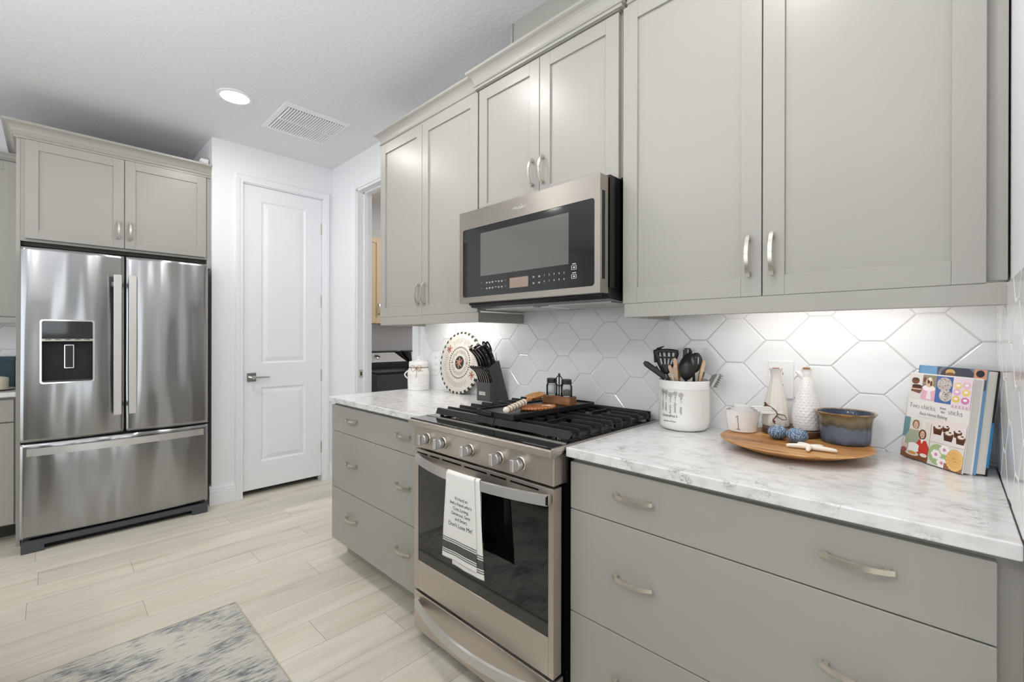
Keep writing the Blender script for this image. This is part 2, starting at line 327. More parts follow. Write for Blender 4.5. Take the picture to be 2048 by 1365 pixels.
def crown(path, p, z0, z1):   # path: list of 2-D points, room side to the right of travel direction; mitred
    P = [Vector(q) for q in path]; m = M(); rings = []
    for i in range(len(P)):
        ns = []
        if i > 0: d = (P[i] - P[i - 1]).normalized(); ns.append(Vector((d.y, -d.x)))
        if i < len(P) - 1: d = (P[i + 1] - P[i]).normalized(); ns.append(Vector((d.y, -d.x)))
        nn = ns[0] if len(ns) == 1 else (ns[0] + ns[1]) / (1 + ns[0].dot(ns[1]))
        rings.append([(P[i].x + nn.x * o_, P[i].y + nn.y * o_, z) for o_, z in crown_prof(p, z0, z1)])
    m.loft(rings, sm=False)
    return m
# ------------------------------------------------------------------ setting
XF, XW, NY = -2.317, 1.702, -.908      # far wall, right wall, niche corner
XB = -3.05                             # back of the fridge niche
m = M(); m.box(-3.2, -6, -.05, 5.2, 2.4, 0); struct('floor', m, FLOORM)
m = M(); m.box(-3.2, -6, H, 5.2, 2.4, H + .05); struct('ceiling', m, CEILM)
m = M(); LX0, LX1, LZ = -1.862, -1.039, 2.45
m.box(XF - .12, 0, 0, LX0, .127, H); m.box(LX0, 0, LZ, LX1, .127, H); m.box(LX1, 0, 0, XW + .12, .127, H); wb = struct('wall_back', m, WALLM)
m = M(); DY0, DY1, DZ = -.715, -.077, 2.455
m.box(XF - .12, NY, 0, XF, DY0, H); m.box(XF - .12, DY1, 0, XF, 0, H); m.box(XF - .12, DY0, DZ, XF, DY1, H)
m.box(XB - .1, NY, 0, XF - .12, NY + .1, H); struct('wall_far', m, WALLM)
m = M(); m.box(XB - .1, -6, 0, XB, .0, H); struct('wall_left', m, WALLM)
m = M(); m.box(XW, -.70, 0, XW + .12, 0, H); wr = struct('wall_right', m, WALLM)
m = M(); m.box(XB, .0, 0, XB + .07, 2.3, H); m.box(XB, 0, 0, XF - .12, .127, H); m.box(XB, 2.2, 0, -.5, 2.3, H); m.box(-.6, .127, 0, -.5, 2.2, H); struct('wall_laundry', m, WALLM)
m = M()   # wall of the living side with a wide glazed opening
m.box(XB - .1, -5.85, 0, -1.9, -5.75, H); m.box(3.7, -5.85, 0, 5.2, -5.75, H); m.box(-1.9, -5.85, 2.4, 3.7, -5.75, H); m.box(-1.9, -5.85, 0, 3.7, -5.75, .1); struct('wall_front', m, WALLM)
m = M(); m.box(5.1, -5.75, 0, 5.2, -3.2, H); m.box(5.1, -1.5, 0, 5.2, .1, H); m.box(5.1, -3.2, 0, 5.2, -1.5, .2); m.box(5.1, -3.2, 2.6, 5.2, -1.5, H); m.box(XW + .12, -.06, 0, 5.1, .04, H); struct('wall_side', m, WALLM)
def window(name, T, u0, u1, v0, v1, nu, nv):
    m = M(T); w = .05
    for i in range(nu + 1): u = u0 + (u1 - u0) * i / nu; m.box(u - w / 2, v0, -.03, u + w / 2, v1, .03)
    for j in range(nv + 1): v = v0 + (v1 - v0) * j / nv; m.box(u0, v - w / 2, -.025, u1, v + w / 2, .025)
    struct(name, m, TRIM)
window('window_1', Matrix(((1, 0, 0, 0), (0, 0, 1, -5.8), (0, 1, 0, 0), (0, 0, 0, 1))), -1.9, 3.7, .1, 2.4, 4, 1)
window('window_2', FX(5.15), -3.2, -1.5, .2, 2.6, 2, 2)
# backsplash tiles -------------------------------------------------
def clip(poly, ax, lim, keep_less):
    out = []; ins = lambda p: (p[ax] <= lim) if keep_less else (p[ax] >= lim)
    for i in range(len(poly)):
        a, b = poly[i], poly[(i + 1) % len(poly)]
        if ins(a): out.append(a)
        if ins(a) != ins(b): t = (lim - a[ax]) / (b[ax] - a[ax]); out.append((a[0] + t * (b[0] - a[0]), a[1] + t * (b[1] - a[1])))
    return out
def inset(poly, d):
    n = len(poly); out = []
    for i in range(n):
        p0, p1, p2 = Vector(poly[i - 1]), Vector(poly[i]), Vector(poly[(i + 1) % n])
        a = (p1 - p0).normalized(); b = (p2 - p1).normalized(); na = Vector((-a.y, a.x)); nb = Vector((-b.y, b.x)); k = 1 + na.dot(nb)
        q = p1 + (na + nb) * (d / max(k, .2)); out.append((q.x, q.y))
    return out
def tiles(T, u0, u1, v0, v1, ph, per, zph, parent, label):
    m = M(T); m.box(u0, v0, -.001, u1, v1, .0028, 1); hw, hf, hh = .1015, .0295, .0805
    k0 = int((u0 - ph) / (per / 2)) - 2
    for k in range(k0, int((u1 - ph) / (per / 2)) + 3):
        uc = ph + k * per / 2; z0 = zph + (0 if k % 2 == 0 else hh)
        for j in range(-8, 8):
            vc = z0 + 2 * hh * j
            p = [(uc - hw, vc), (uc - hf, vc - hh), (uc + hf, vc - hh), (uc + hw, vc), (uc + hf, vc + hh), (uc - hf, vc + hh)]
            for ax, lim, less in ((0, u0, False), (0, u1, True), (1, v0, False), (1, v1, True)):
                if p: p = clip(p, ax, lim, less)
            q = []
            for a in p:
                if not q or (abs(a[0] - q[-1][0]) + abs(a[1] - q[-1][1]) > 1e-4): q.append(a)
            if len(q) > 2 and abs(q[0][0] - q[-1][0]) + abs(q[0][1] - q[-1][1]) < 1e-4: q.pop()
            if len(q) < 3: continue
            ar = abs(sum(q[i][0] * q[(i + 1) % len(q)][1] - q[(i + 1) % len(q)][0] * q[i][1] for i in range(len(q)))) / 2
            if ar < 4e-4: continue
            a, b = inset(q, .0009), inset(q, .0040)
            m.loft([[(x, y, .001) for x, y in a], [(x, y, .0045) for x, y in a], [(x, y, .0062) for x, y in b]], 0, False)
    return obj('tile_backsplash', m, [TILE, GROUT], parent, label=label)
tiles(FB(0), -.909, XW, .90, 1.42, -.0045, .2622, 1.2410, wb, 'white elongated hexagon tiles with grey grout')
tiles(Matrix(((0, 0, -1, XW), (-1, 0, 0, 0), (0, 1, 0, 0), (0, 0, 0, 1))), .0065, .64, .914, 1.372, .0015 + .0, .2622, 1.2410 - .0805 + .0805, wr, 'white hexagon tiles turning the corner')
# far door ----------------------------------------------------------
d = thing('door_1', 'tall white two-panel closet door with a lever handle', 'door', (XF, -.396, 0)); d['kind'] = 'structure'
m = M(FX(XF - .012)); a0, a1, z0, z1 = -.703, -.089, .045, 2.443
P1, P2 = (-.569, -.226, 1.040, 2.332), (-.562, -.224, .257, .847)
m.box(a0, z0, -.035, P1[0], z1, 0); m.box(P1[1], z0, -.035, a1, z1, 0)
for b0, b1 in ((z0, P2[2]), (P2[3], P1[2]), (P1[3], z1)): m.box(P1[0], b0, -.035, P1[1], b1, 0)
obj('door_leaf', m, TRIM, d)
m = M(FX(XF - .012))
for u0, u1, v0, v1 in (P1, P2):
    u0 = P1[0]; u1 = P1[1]
    rr = lambda i, n_: [(u0 + i, v0 + i, n_), (u1 - i, v0 + i, n_), (u1 - i, v1 - i, n_), (u0 + i, v1 - i, n_)]
    m.loft([rr(0, 0), rr(.003, -.003), rr(.012, -.009), rr(.018, -.009), rr(.044, -.002), rr(.05, -.001)], sm=False, caps=False)
    m.add(rr(.05, -.001), [(0, 1, 2, 3)])
obj('raised_panel', m, TRIM, d)
m = M(FX(XF - .012)); m.box(-.672, .898, 0, -.607, .966, .008)
h = obj('door_handle', m, CHROME, d, bev=.001, label='square chrome rose with a straight lever')
m = M(FX(XF - .012)); m.tube([(-.640, .932, .006), (-.640, .932, .05)], .011, 12); m.tube([(-.645, .932, .048), (-.60, .932, .052), (-.522, .932, .05)], [.010, .009, .008], 10); obj('lever', m, CHROME, h)
for zc in (2.192, 1.562, .917, .290):
    m = M(FX(XF - .012)); m.box(-.094, zc - .05, -.001, -.080, zc + .05, .004); m.tube([(-.084, zc - .052, .006), (-.084, zc + .052, .006)], .006, 10); obj('hinge', m, NICKEL, d)
def casing(name, T, u0, u1, vt, w=.057, label=None):   # door trim, u0..u1 opening
    prof = [(0, 0), (0, .011), (.006, .013), (.012, .012), (w * .55, .017), (w * .78, .018), (w * .82, .015), (w * .9, .019), (w, .016), (w, 0)]
    m = M(T); rings = []
    for pt, dr in (((u0, 0), (-1, 0)), ((u0, vt), (-1, 1)), ((u1, vt), (1, 1)), ((u1, 0), (1, 0))):
        rings.append([(pt[0] + dr[0] * a, pt[1] + dr[1] * a, b) for a, b in prof])
    m.loft(rings, sm=False); return m
m = casing('t', FX(XF), -.704, -.086, 2.452, .053); m.T = None; m.box(XF - .12, -.715, 0, XF, -.705, 2.455); m.box(XF - .12, -.087, 0, XF, -.077, 2.455); m.box(XF - .12, -.705, 2.445, XF, -.087, 2.455)
m.box(XF - .0625, -.705, 0, XF - .05, -.693, 2.445); m.box(XF - .0625, -.099, 0, XF - .05, -.087, 2.445)
struct('trim_1', m, TRIM)
m = casing('t', FB(0), -1.862, -1.036, 2.455, .078); m.T = None; m.box(LX0, 0, 0, LX0 + .012, .127, LZ); m.box(LX1 - .012, 0, 0, LX1, .127, LZ); m.box(LX0, 0, LZ - .012, LX1, .127, LZ)
m.box(LX0 + .012, .055, 0, LX0 + .024, .09, LZ - .012); m.box(LX0 + .012, .055, LZ - .024, LX1 - .012, .09, LZ - .012)
t2 = struct('trim_2', m, TRIM)
m = M(); m.box(LX0 + .012, .018, .918, LX0 + .0135, .048, .982); m.box(LX0 + .0125, .028, .936, LX0 + .0145, .040, .964, 1); obj('strike_plate', m, [NICKEL, BLACK], t2, label='small nickel latch plate in the jamb')
def baseboard(name, T, u0, u1):
    m = M(T); m.loft([[(u, 0, 0), (u, 0, .015), (u, .105, .015), (u, .112, .012), (u, .118, .013), (u, .135, .006), (u, .142, .004), (u, .142, 0)] for u in (u0, u1)], sm=False); struct(name, m, TRIM)
baseboard('baseboard_far', FX(XF), NY - .014, -.757); baseboard('baseboard_far_corner', FX(XF), -.033, 0)
baseboard('baseboard_back', FB(0), XF + .015, -1.94)
baseboard('baseboard_niche', Matrix(((1, 0, 0, 0), (0, 0, -1, NY), (0, 1, 0, 0), (0, 0, 0, 1))), -2.36, XF + .014)

# ------------------------------------------------------------------ cabinetry
YU, YUC = -.3277, -.307
def wall_cab(name, label, x0, x1, z0, z1, doors, rail, cpath, pz=(2.42, 2.503), cp=.045, yc=YUC, side=None):
    t = thing('upper_cabinet', label, 'wall cabinet', ((x0 + x1) / 2, -.15, z0))
    m = M(); m.box(x0, yc, z0 + .006, x1, -.008, z1 + .014); obj('carcass', m, CAB, t, bev=.001)
    for u0, u1, hu, hz in doors:
        d = obj('door', shaker(FB(yc - .0207 + (0)), u0, u1, z0, z1), CAB, t, bev=.0012)
        obj('handle', pull(FB(yc - .0207), hu, hz, True), NICKEL, d, label='arched satin nickel pull')
    if rail: obj('light_rail', rail, CAB, t, bev=.002)
    if cpath:
        m = crown(cpath, cp, *pz)
        if len(cpath) == 4: m.box(x0, -.332, z1 + .004, x1, -.30, 2.50)
        obj('crown_molding', m, CAB, t)
    return t
def rail(x0, x1, z0=1.322, z1=1.371, left=True, right=True):
    m = M(); m.box(x0, -.3265, z0, x1, -.306, z1)
    if left: m.box(x0, -.306, z0, x0 + .02, -.008, z1)
    if right: m.box(x1 - .02, -.306, z0, x1, -.008, z1)
    return m
wall_cab('wall_cabinet', 'greige two-door wall cabinet above the counter left of the microwave', -.905, -.002, 1.371, 2.418,
         [(-.905, -.4655, -.489, 1.487), (-.4625, -.006, -.4335, 1.487)], rail(-.905, .0), [(-.905, 0), (-.905, YUC), (-.0235, YUC)])
wall_cab('wall_cabinet', 'short greige two-door wall cabinet directly above the microwave', .001, .761, 1.822, 2.418,
         [(.0045, .380, .346, 1.944), (.383, .755, .403, 1.944)], None, [(.0, -.1), (.0, YUC - .022), (.762, YUC - .022), (.762, -.1)], (2.424, 2.505), .045)
t = wall_cab('wall_cabinet', 'largest greige two-door wall cabinet above the utensil crock', .768, XW - .004, 1.371, 2.418,
         [(.774, 1.2205, 1.1885, 1.488), (1.2235, 1.665, 1.2495, 1.488)], rail(.779, XW - .004, right=False), [(.785, YUC), (XW - .004, YUC)])
# vent chase boxed in above the microwave cabinet
t = thing('vent_chase', 'plain greige box boarded up to the ceiling above the microwave cabinet', 'vent chase', (.4, -.1, 2.424))
m = M(); m.box(.124, -.218, 2.4325, .66, -.001, H - .002); obj('casing_board', m, CAB, t)
for q in (.109, .66): m = M(); m.box(q, -.226, 2.4325, q + .015, -.001, H - .002); obj('edge_board', m, CAB, t, bev=.001)

def base_cab(label, x0, x1, dx0, dx1, handles):
    t = thing('base_cabinet', label, 'base cabinet', ((x0 + x1) / 2, -.3, 0))
    m = M(); m.box(x0, -.603, .108, x1, -.006, .884); obj('carcass', m, CAB, t)
    m = M(); m.box(x0 + .012, -.535, 0, x1, -.01, .108); obj('toe_kick', m, CAB, t)
    for (za, zb), hz in (((.7245, .868), .805), ((.4095, .7215), .576), ((.113, .4065), .281)):
        m = M(); m.box(dx0, -.6236, za, dx1, -.6035, zb); d = obj('drawer', m, CAB, t, bev=.0015)
        for hu in handles: obj('handle', pull(FB(-.6236), hu, hz, False), NICKEL, d, label='arched satin nickel pull')
    return t
base_cab('greige three-drawer base cabinet standing between the range and the doorway', -.92, -.002, -.916, -.006, (-.669, -.172))
base_cab('widest greige three-drawer base cabinet under the cookbooks', .766, XW - .003, .768, 1.6675, (.983, 1.475))
def worktop(label, x0, x1):
    m = M(); m.box(x0, -.6434, .885, x1, -.007, .914); o = obj('worktop', m, QUARTZ, None, bev=.003, seg=3); tag(o, label, 'countertop')
worktop('short white veined quartz worktop between the doorway and the range', -.926, -.001)
worktop('long white veined quartz worktop carrying the crock, tray and books', .7636, XW - .0065)

# ------------------------------------------------------------------ fridge wall
FC = -2.361
t = thing('fridge_cabinet', 'greige overhead cabinet with crown molding built around the refrigerator', 'cabinet', (-2.7, -1.4, 0))
m = M(); m.box(XB + .004, -1.868, 1.822, FC, -.932, 2.44); obj('carcass', m, CAB, t)
m = M(); m.box(XB + .004, -1.868, 1.80, FC - .03, -.93, 1.822); obj('dark_underside', m, CABD, t, label='board coloured dark as shade above the fridge doors')
m = M(); m.box(XB + .004, -1.886, 0, FC, -1.8685, 2.45); obj('side_panel', m, CAB, t, bev=.001)
m = M(); m.box(FC - .09, -.9305, 1.76, FC + .0012, -.9085, 2.432); obj('filler_strip', m, CAB, t, bev=.001)
for u0, u1, hu in ((-1.849, -1.400, -1.429), (-1.3965, -.9395, -1.370)):
    d = obj('door', shaker(FX(FC + .0205), u0, u1, 1.838, 2.428), CAB, t, bev=.0012); obj('handle', pull(FX(FC + .0205), hu, 1.955, True), NICKEL, d, label='arched satin nickel pull')
obj('crown_molding', crown([(XB + .004, -1.886), (FC, -1.886), (FC, -.9085)], .058, 2.432, 2.522), CAB, t)
t = thing('motion_sensor', 'small white box sitting on the fridge cabinet near the wall corner', 'sensor', (-2.40, -.94, 2.522), local=True)
m = M(); m.box(-.022, -.028, .0, .022, .026, .058); obj('housing', m, WHITE, t, bev=.008, seg=3)
m = M(); m.sph((.02, -.026, .034), (.012, .009, .014)); obj('lens', m, WHITE, t)

# refrigerator
FXF = -2.186
t = thing('refrigerator', 'tall stainless steel french-door refrigerator with a water dispenser', 'refrigerator', (-2.55, -1.41, 0))
m = M(); m.box(-2.98, -1.860, .02, -2.262, -.958, 1.760); obj('body', m, DKGREY, t, bev=.004)
def fdoor(u0, u1, v0, v1, bow, hole=None):
    T = FX(FXF); m = M(T); th = .074
    us = sorted(set([u0, u0 + .006, u0 + .02] + [u0 + (u1 - u0) * i / 14 for i in range(1, 14)] + [u1 - .02, u1 - .006, u1] + ([hole[0], hole[1]] if hole else [])))
    vs = sorted(set([v0, v0 + .006, v0 + .02, v1 - .02, v1 - .006, v1] + ([hole[2], hole[3]] if hole else []) + [v0 + (v1 - v0) * i / 4 for i in range(1, 4)]))
    def nn(u, v):
        q = (u - (u0 + u1) / 2) / ((u1 - u0) / 2); r = -bow * q * q
        for e in (u - u0, u1 - u, v - v0, v1 - v):
            if e < .001: r -= .009
            elif e < .0075: r -= .0022
        return r
    nu = len(us); b = [(u, v, nn(u, v)) for v in vs for u in us]; fs = []
    for j in range(len(vs) - 1):
        for i in range(nu - 1):
            if hole and hole[0] - 1e-6 <= us[i] < hole[1] - 1e-6 and hole[2] - 1e-6 <= vs[j] < hole[3] - 1e-6: continue
            fs.append((j * nu + i, j * nu + i + 1, (j + 1) * nu + i + 1, (j + 1) * nu + i))
    m.add(b, fs, 0, True)
    # sides and back
    per = [(i) for i in range(nu)] + [j * nu + nu - 1 for j in range(1, len(vs))] + [(len(vs) - 1) * nu + i for i in range(nu - 2, -1, -1)] + [j * nu for j in range(len(vs) - 2, 0, -1)]
    f = [b[i] for i in per]; k = len(f)
    m.add(f + [(p[0], p[1], -th) for p in f], [(i, k + i, k + (i + 1) % k, (i + 1) % k) for i in range(k)] + [list(range(k, 2 * k))], 0, False)
    return m
HOLE = (-1.783, -1.556, .976, 1.346)
dl = obj('door', fdoor(-1.866, -1.4095, .637, 1.768, .015, HOLE), STEEL, t, ang=50)
dr = obj('door', fdoor(-1.404, -.954, .637, 1.768, .015), STEEL, t, ang=50)
fz = obj('freezer_drawer', fdoor(-1.866, -.954, .079, .625, .016), STEEL, t, ang=50)
m = M(); m.box(-2.25, -1.8600, .637, -2.243, -.960, 1.75); m.box(-2.262, -1.86, .62, -2.23, -.96, .64); obj('door_gasket', m, BLACKM, t)
for d, u0 in ((dl, -1.467), (dr, -1.394)):
    m = M(FX(FXF)); m.box(u0, .758, .032, u0 + .039, 1.640, .046); h = obj('handle', m, STEELL, d, bev=.003, label='flat light steel door handle')
    for z in (.80, 1.57): m = M(FX(FXF)); m.box(u0 + .008, z, -.01, u0 + .031, z + .03, .034); obj('handle_mount', m, STEEL, d)
m = M(FX(FXF)); rings = []
for i in range(25):
    u = -1.838 + .851 * i / 24; q = (i - 12) / 12; c = .014 + .028 * (1 - q ** 2) ; rings.append([(u, .560, c - .006), (u, .602, c - .006), (u, .602, c + .006), (u, .560, c + .006)])
m.loft(rings, sm=True)
for u in (-1.83, -.995): m.box(u - .008, .566, -.012, u + .008, .596, .012)
obj('handle', m, STEELL, fz, ang=30, label='long bowed light steel drawer handle')
T = FX(FXF - .0065)
m = M(T); u0, u1, v0, v1 = HOLE
m.box(u0, v0, -.060, u1, v1, -.058, 0); m.box(u0 - .001, v0, -.06, u0 + .001, v1, .0); m.box(u1 - .001, v0, -.06, u1 + .001, v1, .0); m.box(u0, v1 - .001, -.06, u1, v1 + .001, .0); m.box(u0, v0 - .001, -.06, u1, v0 + .001, .0)
dp = obj('dispenser', m, BLACKM, dl, label='black recessed water and ice dispenser')
m = M(T)
def rrect(u0, u1, v0, v1, r, n=5):
    return [(cx + r * cos(a), cy + r * sin(a)) for cx, cy, a0 in ((u1 - r, v1 - r, 0), (u0 + r, v1 - r, pi / 2), (u0 + r, v0 + r, pi), (u1 - r, v0 + r, 1.5 * pi)) for a in [a0 + pi / 2 * k / n for k in range(n + 1)]]
A, B = rrect(u0 - .004, u1 + .004, v0 - .004, v1 + .004, .014), rrect(u0 + .004, u1 - .004, v0 + .004, v1 - .004, .010)
m.loft([[(x, y, -.002) for x, y in A], [(x, y, .007) for x, y in A], [(x, y, .007) for x, y in B], [(x, y, -.02) for x, y in B]], sm=False, caps=False); obj('dispenser_frame', m, CHROME, dl, label='bright chrome rim of the dispenser')
m = M(T); m.add([(u0, 1.236, -.012), (u1, 1.236, -.012), (u1, v1, -.004), (u0, v1, -.004), (u0, 1.236, -.058), (u1, 1.236, -.058), (u1, v1, -.058), (u0, v1, -.058)], [(0, 1, 2, 3), (0, 4, 5, 1), (0, 3, 7, 4), (1, 5, 6, 2)]); obj('dispenser_panel', m, BLACKG, dl)
m = M(T); m.box(u0, 1.222, -.03, u1, 1.236, -.008); obj('button_strip', m, STEELW, dl)
m = M(T)
for k in range(5): uu = u0 + .03 + k * .042; m.box(uu - .012, 1.231, -.0085, uu + .012, 1.2345, -.0072)
obj('button', m, BLACK, dl)
m = M(T); m.prism(rrect(-1.685, -1.642, 1.058, 1.200, .004), -.050, -.036, 'z', 0, T=T); m.prism(rrect(-1.681, -1.646, 1.062, 1.196, .003), -.052, -.0352, 'z', 1, T=T); obj('paddle', m, [CHROME, BLACK], dl)
m = M(T); m.box(u0, v0, -.055, u1, v0 + .012, -.004); obj('drip_tray', m, DKGREY, dl, bev=.002)
m = M(); x0 = FXF + .002; m.prism([(-1.861, .002), (-1.767, .002), (-1.767, .036), (-1.050, .036), (-1.050, .002), (-.959, .002), (-.959, .066), (-1.861, .066)], x0 - .03, x0, 'x'); obj('base_grille', m, DKGREY, t, bev=.001, label='dark grey plastic grille at the foot')
m = M(); m.box(-2.9, -1.83, 0, -2.24, -.985, .06); obj('under_base', m, BLACKM, t)

# run left of the fridge
t = thing('base_cabinet', 'greige base cabinet at the picture edge beside the refrigerator side panel', 'base cabinet', (-2.75, -2.3, 0))
m = M(); m.box(XB + .004, -2.79, .108, -2.47, -1.888, .884); obj('carcass', m, CAB, t)
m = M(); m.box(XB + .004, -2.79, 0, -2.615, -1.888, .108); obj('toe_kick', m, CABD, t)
for u0, u1, z0, z1 in ((-2.78, -1.897, .735, .868), (-2.78, -2.342, .118, .728), (-2.338, -1.897, .118, .728)):
    if z0 > .5: m = M(); m.box(-2.47, u0, z0, -2.45, u1, z1); d = obj('drawer', m, CAB, t, bev=.0015); obj('handle', pull(FX(-2.45), -2.34, .80, False), NICKEL, d)
    else: d = obj('door', shaker(FX(-2.45), u0, u1, z0, z1), CAB, t, bev=.0012); obj('handle', pull(FX(-2.45), -2.38 if u0 < -2.5 else -2.30, .64, True), NICKEL, d)
m = M(); m.box(XB + .0075, -2.80, .885, -2.43, -1.888, .914); tag(obj('worktop', m, QUARTZ, None, bev=.003), 'white quartz worktop end beside the refrigerator side panel', 'countertop')
XL = -2.74
t = thing('upper_cabinet', 'greige wall cabinet at the picture edge beside the fridge cabinet', 'wall cabinet', (-2.9, -2.3, 1.37))
m = M(); m.box(XB + .004, -2.79, 1.376, XL - .02, -1.888, 2.40); obj('carcass', m, CAB, t)
for u0, u1, hu in ((-2.78, -2.342, -2.372), (-2.338, -1.897, -2.308)):
    d = obj('door', shaker(FX(XL), u0, u1, 1.378, 2.375), CAB, t, bev=.0012); obj('handle', pull(FX(XL), hu, 1.49, True), NICKEL, d)
m = M(); m.box(XL - .02, -2.79, 1.338, XL - .001, -1.888, 1.374); obj('light_rail', m, CAB, t)
obj('crown_molding', crown([(XL - .02, -2.79), (XL - .02, -1.8885)], .03, 2.385, 2.43), CAB, t)
wl = bpy.data.objects['wall_left']
o = tiles(FX(XB), -2.79, -1.8885, .914, 1.376, -1.94, .2622, 1.2410, None, None); o.name = 'wall_left_backsplash'; o['kind'] = 'structure'
t = thing('storage_box', 'dark teal box standing on the worktop beside the refrigerator', 'box', (-2.83, -1.99, .914))
m = M(); m.box(-2.88, -2.09, .914, -2.80, -1.905, 1.100); obj('box_body', m, mat('teal_card', (38, 66, 76), .5), t, bev=.004)
m = M(); m.box(-2.882, -2.092, 1.085, -2.798, -1.903, 1.118); obj('box_lid', m, mat('teal_card_lid', (38, 66, 76), .5), t, bev=.004)
t = thing('covered_dish', 'cream covered dish on a wide saucer beside the refrigerator', 'dish', (-2.62, -2.0, .914))
m = M(); m.lathe([(.05, 0), (.06, .004), (.098, .012), (.100, .016), (.06, .010), (0, .010)], (-2.62, -2.0, .914), 36); obj('saucer', m, mat('cream_glaze', (226, 219, 202), .25), t)
m = M(); m.lathe([(0, .011), (.07, .011), (.076, .02), (.077, .072), (.074, .08), (.04, .088), (0, .090)], (-2.62, -2.0, .914), 36); obj('bowl_and_lid', m, mat('cream_glaze_lid', (228, 222, 206), .25), t)
# ------------------------------------------------------------------ microwave
t = thing('microwave', 'stainless over-the-range microwave with black glass door mounted over the cooktop', 'microwave', (.38, -.2, 1.39))
m = M(); m.box(.002, -.385, 1.425, .757, -.008, 1.8205); obj('body', m, BLACK, t)
# stainless door: ring around a rounded window
X0, X1, Z0, Z1, YM = -.001, .753, 1.405, 1.813, -.44
T = FB(YM)
m = M(T)
def ring(m, out, inn, nf, nb, mi=0):   # frame with a rounded opening; out / inn same count
    n = len(inn); m.loft([[(x, y, nb) for x, y in out], [(x, y, nf) for x, y in out], [(x, y, nf) for x, y in inn], [(x, y, nf - .004) for x, y in inn]], mi, False, caps=False)
inn = rrect(.023, .730, 1.429, 1.733, .012, 5); n6 = 6
out = [(X1, Z1)] * n6 + [(X0, Z1)] * n6 + [(X0, Z0)] * n6 + [(X1, Z0)] * n6
m.loft([[(x, y, -.05) for x, y in out], [(x, y, 0) for x, y in out], [(x, y, 0) for x, y in inn], [(x, y, -.004) for x, y in inn]], sm=False, caps=False)
m.box(X0 + .001, Z0 + .001, -.05, X1 - .001, Z1 - .001, -.03)
mwd = obj('door', m, STEELW, t, label='warm stainless door frame')
m = M(T); m.prism(inn, -.02, -.003, 'z', T=T); mg = obj('window', m, BLACKG, mwd, label='black glass panel')
WINM = mat('tinted_window_glass', (92, 90, 86), .06, spec=.8, coat=.5)
m = M(T); m.box(.139, 1.517, -.004, .617, 1.704, -.0026); obj('viewing_window', m, WINM, mg, label='greyer see-through window area')
m = M(T); m.box(.318, 1.4515, -.004, .420, 1.4925, -.0024); obj('display', m, mat('unlit_lcd', (150, 132, 118), .25), mg, label='tan unlit clock display')
PRINT = mat('pale_legend_print', (200, 196, 190), .5)
for r_, s in enumerate((['1', '2', '3', '4', '5'], ['6', '7', '8', '9', '0'])):
    for k, c in enumerate(s): m = M(T); lettering(m, c, .0105, T @ Matrix.Translation((.503 + .0235 * k, 1.484 - .023 * r_, -.0025))); obj('number_key', m, PRINT, mg, label='pale printed number ' + c)
for r_, zz in ((0, 1.487), (1, 1.463)):
    for k, u in enumerate((.148, .180, .198, .216, .236, .254, .272, .294, .448, .477)):
        m = M(T); w = .010 if k not in (0, 7) else .004; m.box(u - w / 2, zz - .001, -.003, u + w / 2, zz + .001, -.0024)
        if k not in (0, 7, 4): m.box(u - w / 2 + .001, zz - .0045, -.003, u + w / 2 - .001, zz - .0028, -.0024)
        obj('key_legend', m, PRINT, mg)
for zz in (1.502, 1.470):
    m = M(T)
    for a, b in ((.630, .634), (.650, .654)): m.box(a, zz - .008, -.003, b - .002, zz + .008, -.0024)
    m.box(.630, zz - .008, -.003, .652, zz - .0065, -.0024); m.box(.630, zz + .0065, -.003, .652, zz + .008, -.0024); m.box(.638, zz - .003, -.003, .645, zz + .003, -.0024); m.box(.634, zz + .012, -.003, .650, zz + .0145, -.0024)
    obj('key_symbol', m, PRINT, mg, label='boxed start or cancel symbol')
def badge(T, u, v, w, parent):
    m = M(T); lettering(m, 'Whirlpool', w / 4.55, T @ Matrix.Translation((u, v, .0006)), shear=.12, ex=.0004)
    m.tube([(u + w * (.06 + .17 * cos(a)), v + w * .075 + w * .13 * sin(a) + .35 * w * .17 * cos(a), .001) for a in [R(-150 + 230 * k / 20) for k in range(21)]], .0007, 6)
    obj('badge', m, SILVERM, parent, label='raised silver maker lettering with a swoosh')
badge(T, .372, 1.765, .075, mwd)
m = M(); m.box(X1 - .003, -.4325, 1.452, X1 + .0008, -.4105, 1.758, 0); obj('handle_pocket', m, BLACK, mwd, label='black slot of the pocket handle')
m = M(); e = .0015
for y0, y1, z0, z1 in ((-.434, -.4325, 1.4505, 1.7595), (-.4105, -.409, 1.4505, 1.7595), (-.434, -.409, 1.4505, 1.452), (-.434, -.409, 1.758, 1.7595)): m.box(X1 - .002, y0, z0, X1 + .0014, y1, z1)
obj('pocket_rim', m, CHROME, mwd)
m = M(); m.prism([(-.400, 1.426), (-.375, 1.388), (-.30, 1.383), (-.015, 1.383), (-.015, 1.426)], .008, .750, 'x'); obj('vent_hood', m, mat('hood_grey', (58, 60, 63), .3, .6), t, label='dark grey sloped underside of the microwave')
def mesh_filter(u0, u1):
    m = M(); m.box(u0, -.315, 1.3805, u1, -.06, 1.384)
    for k in range(12): y = -.31 + .245 * k / 11; m.box(u0 + .004, y - .002, 1.3785, u1 - .004, y + .002, 1.3806)
    obj('grease_filter', m, STEELL, t, label='metal mesh grease filter')
mesh_filter(.04, .34); mesh_filter(.42, .72)
m = M(); m.box(.35, -.28, 1.379, .41, -.10, 1.384); obj('lamp_cover', m, WHITE, t)
m = M(T); m.box(.02, 1.397, -.046, .735, 1.4055, -.04); obj('vent_lip', m, BLACK, t)

